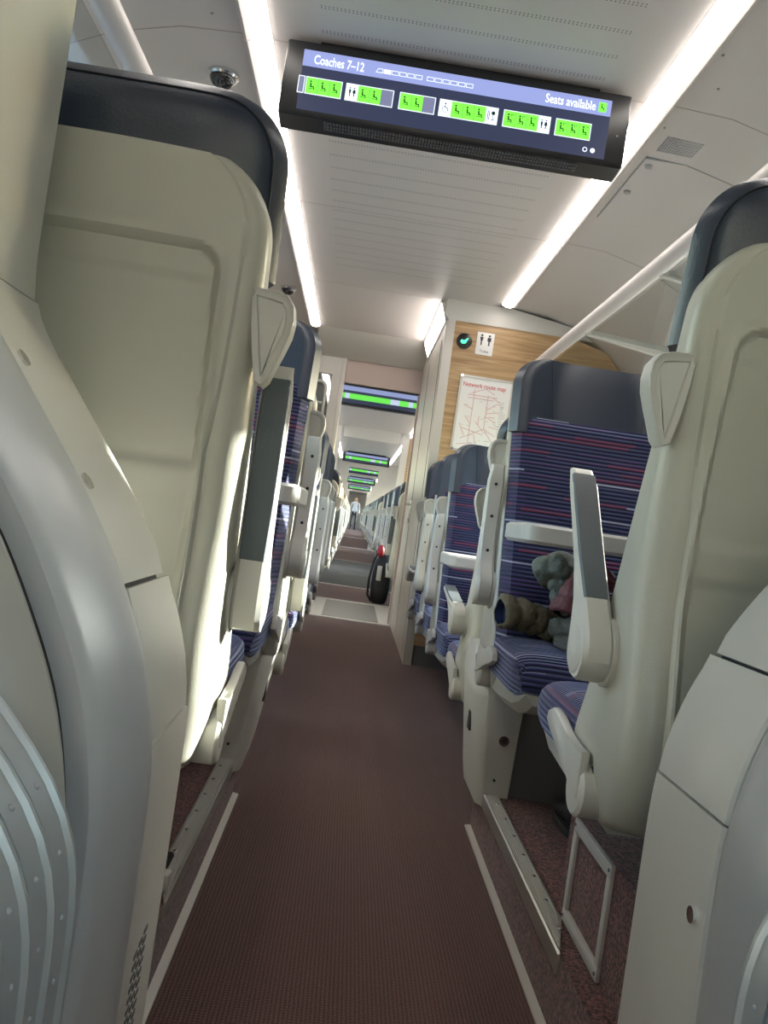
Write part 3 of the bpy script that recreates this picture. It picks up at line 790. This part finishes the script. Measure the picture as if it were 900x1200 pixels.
def display(y, label, detail=True):
    t = thing('information_display', label, 'display', (0, y, ZC), group='ceiling information displays')
    b = MB().mat(M['black'])
    xl, xr = -.49, .49
    b.prism([(y, 2.083), (y-.002, 1.89), (y+.006, 1.878), (y+.085, 1.872), (y+.10, 1.885), (y+.10, 2.083)], 'x', xl, xr, .006, 3)
    b.box(-.40, .40, y+.02, y+.09, 2.08, ZC)
    b.build('casing', None, t, True)
    e = .0012; yf = y - .0015
    if not detail:
        MB().box(-.44, .434, yf-e, yf+.002, 1.893, 2.060).build('screen', M['farscreen'], t, True); return t
    scr = MB().box(-.44, .434, yf-e, yf+.002, 1.893, 2.060).build('screen', M['screen'], t, True)
    MB().box(-.44, .434, yf-2*e, yf-e, 2.015, 2.060).build('title_band', M['band'], scr).location = -t.location
    fy = yf - 2*e - .0004
    def part(name, mb, m=None):
        o = mb.build(name, m, scr); o.location = -t.location; return o
    # coaches: (x0, kinds) g=seat tile, 1=first class seat tile, t=toilet, n=empty, d=dining, c=wheelchair
    z0, z1 = 1.940, 1.984; tw = .0325
    groups = [(-.4425, 'n', .014), (-.4215, 'ggg', 0), (-.3090, 'tggn', 0), (-.1580, 'ggn', 0), (-.0450, 'cgggd', 0), (.1370, '111t', 0), (.2860, '111', 0)]
    gr, ink = MB(), MB()
    def icon(x, k):
        zc = (z0+z1)/2; yy0, yy1 = fy-.0016, fy-.0010
        if k in 'g1':
            ink.disc((x-.004, yy0, zc+.011), .0028, 'y', .0006, 8)
            ink.prism([(x-.006, zc+.007), (x-.002, zc+.007), (x-.001, zc-.002), (x+.006, zc-.002), (x+.0075, zc-.011), (x+.005, zc-.011), (x+.004, zc-.005), (x-.005, zc-.005)], 'y', yy0, yy1)
            ink.box(x-.008, x+.006, yy0, yy1, zc-.0095, zc-.0080)
            if k == '1': ink.box(x+.003, x+.0045, yy0, yy1, zc+.006, zc+.014); ink.box(x+.006, x+.010, yy0, yy1, zc+.011, zc+.013)
        elif k == 't':
            for dx in (-.006, .006):
                ink.disc((x+dx, yy0, zc+.011), .0022, 'y', .0006, 8)
                ink.prism([(x+dx-.003, zc+.007), (x+dx+.003, zc+.007), (x+dx+(.0045 if dx > 0 else .0025), zc-.003), (x+dx+.0015, zc-.003), (x+dx+.0015, zc-.012), (x+dx-.0015, zc-.012), (x+dx-.0015, zc-.003), (x+dx-(.0045 if dx > 0 else .0025), zc-.003)], 'y', yy0, yy1)
        elif k == 'c':
            ink.disc((x-.001, yy0, zc+.012), .0025, 'y', .0006, 8)
            ink.box(x-.002, x, yy0, yy1, zc, zc+.008); ink.box(x-.002, x+.005, yy0, yy1, zc, zc+.002); ink.prism([(x+.004, zc+.001), (x+.006, zc+.001), (x+.009, zc-.009), (x+.007, zc-.009)], 'y', yy0, yy1)
            for q in range(10): a = R(100+22*q); ink.disc((x-.001+.008*math.cos(a), yy0, zc-.004+.008*math.sin(a)), .0013, 'y', .0006, 6)
        elif k == 'd':
            for dx in (-.010, -.006): ink.box(x+dx-.0010, x+dx+.0010, yy0, yy1, zc-.013, zc+.013)
            ink.disc((x+.005, yy0, zc+.007), .0055, 'y', .0006, 12); ink.box(x+.0043, x+.0057, yy0, yy1, zc-.011, zc+.005); ink.box(x+.001, x+.009, yy0, yy1, zc-.013, zc-.011)
    for gx, ks, wfix in groups:
        out = MB()
        wd = wfix or tw*len(ks)
        bw = .0022
        out.box(gx, gx+wd, fy, fy+.0004, z0-bw, z0); out.box(gx, gx+wd, fy, fy+.0004, z1, z1+bw); out.box(gx-bw, gx, fy, fy+.0004, z0-bw, z1+bw); out.box(gx+wd, gx+wd+bw, fy, fy+.0004, z0-bw, z1+bw)
        for i, kk in enumerate(ks):
            a = gx+tw*i; c = a+(wfix or tw)
            if kk in 'g1': part('seat_tile', MB().box(a+.0006, c-.0006, fy, fy+.0004, z0, z1), M['green'])
            elif kk in 'tcd': part('facility_tile', MB().box(a, c, fy, fy+.0004, z0, z1), M['white'])
            else: part('empty_tile', MB().box(a, c, fy, fy+.0004, z0, z1), M['sgrey'])
            if kk != 'n': ink = MB(); icon((a+c)/2, kk); part('icon', ink, M['ink'])
        part('coach_outline', out, M['lite'])
    gr.box(.398, .420, fy, fy+.0004, 2.024, 2.051)
    if detail:
        ink = MB(); ink.disc((.406, fy-.001, 2.044), .002, 'y', .0006, 8); ink.prism([(.4045, 2.041), (.4075, 2.041), (.408, 2.036), (.413, 2.036), (.414, 2.029), (.412, 2.029), (.411, 2.034), (.405, 2.034)], 'y', fy-.0014, fy-.0008)
    part('legend_tile', gr, M['green'])
    if detail:
        part('icon', ink, M['ink'])
        mini = MB()
        def oc(x, first=False, fill=False):
            z_, zz = 2.029, 2.041; w_ = .020
            if first: mini.prism([(x, z_), (x+.006, zz), (x+w_, zz), (x+w_, z_)], 'y', fy, fy+.0004) if False else None
            if fill: mini.box(x, x+w_, fy, fy+.0004, z_, zz); return
            l = .0014
            mini.box(x, x+w_, fy, fy+.0004, z_, z_+l); mini.box(x+(.006 if first else 0), x+w_, fy, fy+.0004, zz-l, zz); mini.box(x+w_-l, x+w_, fy, fy+.0004, z_, zz)
            if first: mini.prism([(x, z_), (x+l, z_), (x+.006+l, zz), (x+.006, zz)], 'y', fy, fy+.0004)
            else: mini.box(x, x+l, fy, fy+.0004, z_, zz)
        for i in range(6): oc(-.236+.0222*i, i == 0, i == 1)
        part('coach_diagram', mini, M['white']); mini = MB()
        for i in range(6): oc(-.092+.0222*i)
        part('coach_diagram', mini, M['white']); mini = MB()
        mini.disc((.398, fy-.0002, 1.912), .0068, 'y', .0006, 20)
        mini.disc((.376, fy-.0002, 1.912), .0068, 'y', .0006, 20)
        part('page_dots', mini, M['white'])
        part('page_ring_hole', MB().disc((.376, fy-.0008, 1.912), .0045, 'y', .0006, 20), M['screen'])
        tA = text('Coaches 7\u201312', .034, M['white'], t, (-.410, fy, 2.024), ext=.0003, bold=.0004); tA.scale = (.72, 1.05, 1)
        tB = text('Seats available', .034, M['white'], t, (.390, fy, 2.026), align='RIGHT', ext=.0003, bold=.0004); tB.scale = (.745, 1.05, 1)
        v = MB()
        for i in range(86):
            for j in range(3): v.box(-.36+.0085*i, -.36+.0085*i+.005, y+.014+.016*j, y+.025+.016*j, 1.8735-.0012*j, 1.8775)
        v.build('vent_slots', M['grey'], t, True)
        MB().disc((.462, y-.002, 1.965), .0022, 'y', .002, 10).build('sensor', M['pgrey'], t, True)
    return t
display(2.33, 'large black ceiling display above the aisle reading Coaches 7-12 and Seats available')
for i, yy in enumerate((8.3, 17.3, 21.8, 28.5, 36)):
    display(yy, 'small distant ceiling display, %s one seen through the doorway' % ORD[i], False)

# ---------------------------------------------------------------- toilet cubicle on the right, doorway, partition
YF = 4.76
t = thing('toilet_cubicle', 'toilet cubicle with an oak-look front and cream side wall beyond the right seats', 'cubicle', (.8, 5.5, 0))
MB().prism([(.337, .115), (1.378, .115), (1.378, 1.72), (1.20, 1.93), (1.0, 1.985), (.300, 1.985)], 'y', YF, YF+.03).build('wood_front', M['wood'], t, True)
MB().box(.345, 1.378, YF+.01, YF+.03, 0, .115).build('skirting', M['grey'], t, True)
MB().prism([(.289, 0), (.338, 0), (.302, 1.985), (.262, 1.985), (.25, 1.95)], 'y', YF-.006, YF+.04).build('edge_strip', M['alu'], t, True)
MB().prism([(.262, 1.985), (1.1, 1.985), (1.0, 2.045), (.62, 2.10), (.238, 2.10), (.238, 2.02)], 'y', YF-.004, YF+.03).build('front_header', M['wall'], t, True)
b = MB(); b.prism([(.291, 0), (.33, 0), (.29, 2.02), (.252, 2.02)], 'y', YF+.04, 6.33); b.build('side_wall', M['door'], t, True)
sl = MB().prism([(.262, 1.93), (.236, 2.015), (.205, 2.10), (.27, 2.10), (.29, 1.93)], 'y', YF+.03, 5.97); sl.build('cornice', M['wall'], t, True)
MB().prism([(.2625, 1.955), (.2355, 2.02), (.2125, 2.085), (.2085, 2.083), (.2315, 2.018), (.2585, 1.953)], 'y', YF+.05, 5.93).build('light_diffuser', M['light'], t, True)
# door leaf and seams in the side wall
b = MB().mat(M['dark'])
for yy in (4.93, 5.72): b.prism([(.2895, .03), (.2915, .03), (.254, 1.90), (.252, 1.90)], 'y', yy, yy+.006)
b.build('door_gap', None, t, True)
hd = MB().tube([(.274, 5.80, .93), (.245, 5.80, .93), (.235, 5.80, .93)], .010, 12); hd.tube([(.24, 5.80, .93), (.240, 5.68, .93)], .008, 12); hd.box(.268, .280, 5.785, 5.815, .80, .96, .003); hd.disc((.268, 5.80, .83), .010, 'x', .01, 12)
hd.build('door_handle', M['chrome'], t, True)
# signs on the wood front
def on_front(name, label, cat, x, z): return thing(name, label, cat, (x, YF-.003, z))
L = on_front('engaged_lamp', 'round black indicator lamp with a green symbol at the top of the wood panel', 'lamp', .368, 1.875)
MB().mat(M['black']).tube([(.368, YF, 1.875), (.368, YF-.010, 1.875), (.368, YF-.014, 1.875)], [.044, .044, .036], 28).build('bezel', None, L, True)
MB().mat(M['lampgreen']).prism([(.345, 1.868), (.35, 1.880), (.362, 1.876), (.372, 1.880), (.384, 1.892), (.388, 1.890), (.380, 1.874), (.376, 1.862), (.356, 1.858)], 'y', YF-.016, YF-.0145).build('symbol', None, L, True)
SG = on_front('toilet_sign', 'white toilet sign with two dark figures beside the round green lamp', 'sign', .487, 1.875)
MB().box(.437, .537, YF-.004, YF, 1.812, 1.942, .002).build('plate', M['paper'], SG, True)
b = MB().mat(M['ptext'])
for dx, wd in ((-.022, .006), (.022, .011)):
    cx = .487+dx; b.disc((cx, YF-.0045, 1.924), .0065, 'y', .001, 14)
    b.prism([(cx-.010, 1.915), (cx+.010, 1.915), (cx+wd, 1.893), (cx+.004, 1.893), (cx+.004, 1.868), (cx-.004, 1.868), (cx-.004, 1.893), (cx-wd, 1.893)], 'y', YF-.005, YF-.0042)
b.build('figures', None, SG, True)
text('Toilet', .022, M['ptext'], SG, (.487, YF-.0045, 1.826), align='CENTER')
PO = on_front('route_map_poster', 'white framed network route map poster on the wood panel', 'poster', .53, 1.46)
px0, px1, pz0, pz1 = .388, .676, 1.262, 1.675
PLX = lambda x, z: x
b = MB(); b.box(px0-.012, px0, YF-.010, YF, pz0, pz1); b.box(px1, px1+.012, YF-.010, YF, pz0, pz1); b.box(px0-.012, px1+.012, YF-.010, YF, pz1, pz1+.012); b.box(px0-.012, px1+.012, YF-.010, YF, pz0-.012, pz0)
b.build('poster_frame', M['alu'], PO, True)
MB().box(px0, px1, YF-.005, YF, pz0, pz1).build('sheet', M['paper'], PO, True)
text('Network route map', .036, M['red'], PO, (px0+.008, YF-.0055, pz1-.052), ext=.0003, bold=.0003).scale = (.84, 1, 1)
b = MB(); ym = YF-.0058
def ln(x0, z0, x1, z1, r=.0022):
    d = Vector((x1-x0, 0, z1-z0)).normalized(); n_ = Vector((-d.z, 0, d.x))*r
    b.prism([(x0+n_.x, z0+n_.z), (x1+n_.x, z1+n_.z), (x1-n_.x, z1-n_.z), (x0-n_.x, z0-n_.z)], 'y', ym-.0004, ym+.0004)
gx, gz = px0, pz1
net = [(.05,.11,.24,.11),(.05,.13,.22,.13),(.09,.07,.09,.42),(.07,.10,.16,.06),(.16,.06,.22,.09),(.18,.10,.18,.32),(.18,.20,.24,.15),(.24,.15,.27,.15),(.18,.22,.26,.20),(.18,.24,.25,.27),(.20,.24,.24,.24),(.04,.33,.18,.36),(.04,.40,.18,.32),(.02,.44,.12,.42),(.18,.32,.25,.41),(.18,.32,.26,.36),(.12,.28,.18,.34),(.14,.24,.14,.30),(.05,.25,.09,.30),(.06,.38,.02,.30),(.21,.11,.26,.14),(.03,.18,.09,.20),(.21,.30,.27,.31),(.12,.36,.14,.42)]
for a, c, d, e in [(p*.9, q*.88, r_*.9, t_*.88) for p, q, r_, t_ in net]: ln(gx+a, gz-c, gx+d, gz-e, .0017)
b.build('route_lines', M['pred'], PO, True)
b = MB()
for i in range(18): ln(px1-.050, pz1-.12-.011*i, px1-.050+random.uniform(.015, .038), pz1-.12-.011*i, .0014)
for i in range(26): x = gx+random.uniform(.02, .24); z = gz-random.uniform(.09, .38); ln(x, z, x+random.uniform(.01, .03), z, .0012)
b.build('route_names', M['pgrey'], PO, True)
b = MB()
for x in (px0-.004, px1+.004):
    for z in (pz0-.004, pz1+.004): b.tube([(x, YF-.008, z), (x, YF-.020, z)], .008, 12)
b.build('frame_studs', M['chrome'], PO, True)

# doorway
YD = 6.35
d = MB().mat(M['wall'])
d.prism([(5.97, 2.099), (5.985, 2.099), (YD+.01, 1.975), (YD+.01, 1.962), (YD-.003, 1.962)], 'x', -.56, .262)
d.prism([(5.97, 2.099), (YD, 1.96), (YD, 2.3), (5.97, 2.3)], 'x', -.56, .262)
hdr = d.build('door_1'); struct(hdr)
MB().box(-.345, .300, YD+.02, YD+.06, 1.79, 1.965).build('lintel', M['pink'], hdr)
MB().box(-.362, -.330, YD-.01, YD+.14, 0, 1.965, .004).build('jamb', M['alul'], hdr)
MB().box(.283, .335, YD-.02, YD+.14, 0, 1.965, .004).build('jamb', M['alul'], hdr)
MB().prism([(.272, 0), (.283, 0), (.283, 1.79), (.250, 1.79)], 'y', YD+.10, YD+.16).build('door_edge', M['pink'], hdr)
# partition left of the doorway with window
b = MB().mat(M['wall']); y0, y1 = YD-.005, YD+.05
b.box(-1.378, -.362, y0, y1, 0, 1.20); b.box(-1.378, -.362, y0, y1, 1.83, 2.0); b.box(-.425, -.362, y0, y1, 1.20, 1.83); b.box(-1.378, -1.15, y0, y1, 1.20, 1.83)
b.box(-1.378, -.56, y0, y1, 1.99, 2.3); b.box(.335, 1.378, y0, y1, 0, 2.3)
wf = b.build('wall_partition'); struct(wf)
MB().box(-1.15, -.425, YD+.02, YD+.026, 1.20, 1.83).build('pane', M['partglass'], wf)
def rail(zb, zt, xo, lab):
    pts = [(-1.1, YD-.05, zt), (-.50-xo, YD-.05, zt)]
    for a in range(0, 91, 15): pts.append((-.50-xo+.045*math.sin(R(a)), YD-.05, zt-.045+.045*math.cos(R(a))))
    pts += [(-.455-xo, YD-.05, zb)]
    o = MB().tube(pts, .011, 10); o.tube([(-.455-xo, YD-.05, zb+.03), (-.455-xo, YD-.006, zb+.03)], .009, 8); o.tube([(-1.1, YD-.05, zt), (-1.1, YD-.006, zt)], .009, 8)
    tag(o.build('hand_rail', M['alul']), lab, 'rail')
rail(.7, 1.76, .0, 'bent grey handrail across the partition window left of the doorway')
o = MB().tube([(-1.1, YD-.04, 1.58), (-.47, YD-.04, 1.60)], .010, 10).tube([(-1.05, YD-.04, 1.58), (-1.05, YD-.006, 1.58)], .009, 8)
tag(o.build('hand_rail', M['alul']), 'lower straight grey rail across the partition window', 'rail')

# threshold plates and mats
tag(MB().mat(M['alul']).box(-.33, .283, 6.36, 7.69, .0, .006).mat(M['beam']).box(-.24, .20, 6.42, 7.60, .004, .008).build('threshold_plate'), 'grey metal threshold plate on the floor in the doorway', 'plate')
tag(MB().box(-.8, .8, 9.3, 14.3, 0, .006).build('entrance_mat', M['mat_']), 'dark entrance mat across the aisle beyond the doorway', 'mat')
b = None
for i, yy in enumerate((6.35, 7.70, 9.28, 14.3, 20.2, 30)):
    tag(MB().box(-.45 if yy > 7 else -.33, .45 if yy > 7 else .283, yy-.02, yy+.02, 0, .009).build('carpet_bar', M['alul']), 'thin pale metal bar across the carpet, %s from the doorway' % ('at the near side, closest' if i == 0 else ORD[i]), 'strip', 'carpet bars')

# further bulkheads down the train
for i, yy in enumerate((12.4, 20.2, 30.2, 40)):
    b = MB().mat(M['wall']); g = .42 if i != 1 else .36
    b.box(-g, g, yy, yy+.08, 1.93, 2.3)
    for s in (-1, 1): b.box(s*g, s*1.378, yy, yy+.08, 1.0 if i == 0 else 0, 2.3) if i else b.box(s*.46, s*.56, yy, yy+.08, 0, 2.3)
    o = struct(b.build('wall_bulkhead'))
tag(MB().mat(M['wood']).box(.56, 1.378, 12.42, 12.46, 0, 2.05).build('wood_screen'), 'small oak-look screen far beyond the doorway on the right', 'screen')

# CCTV domes
for x, y, lab in ((-.718, 2.62, 'dark dome camera on the ceiling above the large left seat'), (-.70, 5.06, 'small second dome camera peeping out behind the left grab handle'), (.72, 15.5, 'tiny far dome camera on the ceiling beyond the doorway')):
    t = thing('dome_camera', lab, 'camera', (x, y, 2.10))
    MB().tube([(x, y, 2.106), (x, y, 2.090), (x, y, 2.084)], [.050, .050, .044], 28).build('base_ring', M['chrome'], t, True)
    b = MB(); rings = []
    b.ball((x, y, 2.086), .040, .040, .032, 24); b.build('dome', M['dome'], t, True)
# ceiling hatch and grille on the right
t = thing('ceiling_hatch', 'flush access hatch with two screws in the right ceiling panel beyond the display', 'hatch', (.76, 2.95, 2.09))
b = MB().mat(M['pgrey']); y0, y1 = 2.70, 3.25
b.box(.66, .664, y0, y1, 2.0985, 2.102); b.box(.66, .80, y0, y0+.004, 2.094, 2.102)
b.prism([(.80, 2.0965), (.98, 2.052), (.98, 2.048), (.80, 2.092)], 'y', y0, y0+.004)
b.build('hatch_outline', None, t, True)
MB().tube([(.69, 2.76, 2.103), (.69, 2.76, 2.094)], .012, 16).tube([(.69, 2.98, 2.103), (.69, 2.98, 2.094)], .012, 16).build('screws', M['pgrey'], t, True)
b = MB()
for i in range(14):
    for j in range(7): b.box(.675+.0085*i, .680+.0085*i, 2.55+.015*j, 2.558+.015*j, 2.098-.004*(i/14), 2.103)
tag(b.build('speaker_grille', M['pgrey']), 'small square of slots in the right ceiling panel beside the display', 'grille')
b = MB()
for x, y in ((.645, 2.1), (.70, 2.25), (.645, 2.5), (.70, 1.7), (-.645, 2.1), (-.70, 2.3), (-.645, 2.9)): b.disc((x, y, 2.0995), .004, 'z', .004, 10)
tag(b.build('ceiling_screws', M['pgrey']), 'tiny grey screw caps in the sloping ceiling panels', 'screws')['kind'] = 'structure'

# ---------------------------------------------------------------- jacket on the right facing seat
J = thing('padded_jacket', 'crumpled olive and sage quilted jacket with a maroon sleeve lining lying on the right seat', 'jacket', (.45, 2.06, .57))
def sleeve(path, r0, r1, m, name, open_start=None, quilt=.038, parent=J, n=22, squash=.85):
    # resample
    P = [Vector(p) for p in path]; pts = []
    L_ = [0]
    for a, c in zip(P, P[1:]): L_.append(L_[-1] + (c-a).length)
    tot = L_[-1]; NS = 46
    def cr(t):
        for i in range(len(P)-1):
            if t <= L_[i+1] or i == len(P)-2:
                u = (t-L_[i])/(L_[i+1]-L_[i]); p0 = P[max(i-1, 0)]; p1 = P[i]; p2 = P[i+1]; p3 = P[min(i+2, len(P)-1)]
                return .5*((2*p1) + (p2-p0)*u + (2*p0-5*p1+4*p2-p3)*u*u + (3*p1-p0-3*p2+p3)*u**3)
    rings = []; prev = None
    rnd = random.Random(hash(name+str(path[0])) % 1000 if False else int(path[0][0]*1000))
    ph = [rnd.uniform(0, 6.28) for _ in range(6)]
    for k in range(NS+1):
        t = tot*k/NS; c = cr(t); tg = (cr(min(tot, t+.004)) - cr(max(0, t-.004))).normalized()
        a = Vector((0, 0, 1)); a = (a - tg*a.dot(tg)).normalized() if prev is None else (prev - tg*prev.dot(tg)).normalized()
        prev = a; bb = tg.cross(a)
        q = abs(math.sin(math.pi*t/quilt))**.55
        rad = (r0+(r1-r0)*k/NS)*(.80+.20*q)
        ring = []
        for j in range(n):
            th = 2*math.pi*j/n; w_ = 1 + .07*math.sin(3*th+ph[0]+t*30) + .05*math.sin(5*th+ph[1]-t*60) + .03*math.sin(9*th+ph[2]+t*90)
            ring.append(c + (a*math.cos(th)*squash + bb*math.sin(th))*rad*w_)
        rings.append(ring)
    b = MB()
    if open_start:
        c0 = sum(rings[0], Vector())/n
        inner = [[c0 + (p-c0)*.86 for p in rings[0]], [c0 + (p-c0)*.72 + (rings[6][i]-rings[0][i]) for i, p in enumerate(rings[0])]]
        b.mat(m); b.loft([inner[0]] + rings, cap0=False)
        o = b.build(name, None, parent, True, sharp=60)
        b = MB().mat(open_start); b.loft([inner[0], inner[1]], cap0=False, cap1=True); b.build('lining', None, o).location = -parent.location
        return o
    b.mat(m); b.loft(rings); return b.build(name, None, parent, True, sharp=60)
sleeve([(.262, 1.97, .622), (.31, 1.98, .624), (.355, 1.99, .618), (.40, 2.0, .600), (.43, 2.0, .580)], .050, .040, M['olive'], 'sleeve', M['blue_l'])['label'] = 'olive sleeve with dark blue lining'
sleeve([(.352, 2.02, .722), (.385, 2.0, .745), (.42, 2.0, .745), (.46, 2.01, .735), (.50, 2.03, .72)], .042, .052, M['sage'], 'sleeve')['label'] = 'sage green folded sleeve'
sleeve([(.40, 2.0, .72), (.41, 1.98, .685), (.425, 1.98, .650), (.44, 1.99, .62)], .036, .038, M['sage'], 'fold', None, .03)
sleeve([(.402, 1.92, .640), (.418, 1.93, .675), (.445, 1.95, .710), (.48, 1.98, .735)], .042, .054, M['maroon'], 'sleeve_lining', M['bag'])['label'] = 'maroon inside-out sleeve'
sleeve([(.385, 1.955, .605), (.42, 1.93, .612), (.46, 1.93, .618), (.52, 1.95, .62)], .026, .040, M['sage'], 'fold', None, .034)
sleeve([(.40, 1.94, .588), (.43, 1.90, .578), (.48, 1.88, .585), (.55, 1.90, .60)], .020, .040, M['sage'], 'fold', None, .05)
sleeve([(.40, 1.99, .582), (.46, 1.99, .59), (.55, 2.0, .60), (.62, 2.02, .60)], .026, .055, M['olive'], 'jacket_body', None, .06)
sleeve([(.385, 1.90, .576), (.41, 1.875, .574), (.45, 1.862, .572)], .010, .014, M['grey'], 'hem', None, .08)

# black shoe under the jacket seat
t = thing('black_shoe', 'dark shoe in the shadow on the right plinth behind the hatch frame', 'shoe', (.51, 1.95, PL))
b = MB(); rings = []
for v, hw, h in ((0,.018,.05),(.02,.030,.065),(.07,.033,.068),(.12,.034,.052),(.18,.042,.042),(.22,.040,.034),(.25,.025,.022),(.257,.010,.014)):
    rings.append([((.51)+hw*.85*math.cos(a)*1.0, 1.90+.75*v, PL+.014 + (h*.5) + h*.5*math.sin(a)) for a in [2*math.pi*i/16 for i in range(16)]])
b.loft(rings); b.build('upper', M['bag'], t, True)
b = MB(); b.loft([[((.51)+hw*.85*math.cos(a), 1.90+.096+.099*math.sin(a), PL+z_) for a in [2*math.pi*i/20 for i in range(20)]] for hw, z_ in ((.038, .0005), (.040, .014), (.036, .018))]); b.build('sole', M['rubber'], t, True)

# bag just beyond the doorway on the right
t = thing('rucksack', 'black rucksack with a red top and grey tag on the floor just beyond the doorway', 'bag', (.21, 7.97, 0))
b = MB(); rings = []
for z_, a_, c_ in ((.0,.07,.08),(.03,.10,.11),(.15,.115,.125),(.30,.11,.12),(.40,.095,.10),(.46,.06,.07),(.475,.03,.03)):
    rings.append([(.242 + .8*a_*math.copysign(abs(math.cos(q))**.7, math.cos(q)), 7.97 + .8*c_*math.copysign(abs(math.sin(q))**.7, math.sin(q)), z_) for q in [2*math.pi*i/20 for i in range(20)]])
b.loft(rings).build('bag_body', M['bag'], t, True)
MB().ball((.20, 7.9, .50), .035, .045, .06, 12).build('top_pocket', M['bagred'], t, True)
MB().tube([(.19, 7.89, .50), (.145, 7.88, .40), (.125, 7.87, .22), (.13, 7.87, .08), (.17, 7.88, .02)], .011, 8).build('shoulder_strap', M['bag'], t, True)
MB().box(.19, .235, 7.86, 7.885, .22, .36, .006).build('name_tag', M['shell2'], t, True)

# distant person standing in the aisle
t = thing('person', 'distant person in a pale blue shirt and dark trousers standing in the aisle', 'person', (-.03, 44, 0))
b = MB()
def body(px_, py_):
    me = bpy.data.meshes.new('body'); 
    V = [(0,0,.95),(0,0,1.15),(0,0,1.38),(0,0,1.50),(0,-.01,1.60),(0,-.01,1.72),(.19,0,1.40),(.24,-.02,1.12),(.24,-.10,.88),(-.19,0,1.40),(-.24,-.02,1.12),(-.24,-.10,.88),(.10,0,.88),(.11,-.01,.48),(.11,.02,.08),(.12,-.12,.04),(-.10,0,.88),(-.11,-.01,.48),(-.11,.02,.08),(-.12,-.12,.04)]
    E = [(0,1),(1,2),(2,3),(3,4),(4,5),(2,6),(6,7),(7,8),(2,9),(9,10),(10,11),(0,12),(12,13),(13,14),(14,15),(0,16),(16,17),(17,18),(18,19)]
    rd = [.15,.14,.15,.06,.085,.08,.06,.045,.035,.06,.045,.035,.09,.06,.045,.04,.09,.06,.045,.04]
    me.from_pydata(V, E, []); o = bpy.data.objects.new('body', me); C.objects.link(o)
    md = o.modifiers.new('skin', 'SKIN')
    for i, r_ in enumerate(rd): me.skin_vertices[0].data[i].radius = (r_, r_*.8)
    me.skin_vertices[0].data[0].use_root = True
    o.modifiers.new('sub', 'SUBSURF').render_levels = 1
    o.modifiers['sub'].levels = 1
    bpy.context.view_layer.update()
    m2 = bpy.data.meshes.new_from_object(o.evaluated_get(bpy.context.evaluated_depsgraph_get()))
    bpy.data.objects.remove(o); m2.materials.clear()
    for k_ in ('shirt', 'trousers', 'skin', 'hair'): m2.materials.append(M[k_])
    for p in m2.polygons:
        p.use_smooth = True; z_ = p.center.z; x_ = abs(p.center.x)
        p.material_index = 1 if (z_ < .98 and x_ < .2) else (2 if (z_ > 1.5 or (x_ > .19 and z_ < .95)) else 0)
        if z_ > 1.68 or (z_ > 1.58 and p.center.y > .02): p.material_index = 3
    return bpy.data.objects.new('body', m2)
o = body(0, 0); C.objects.link(o); o.parent = t
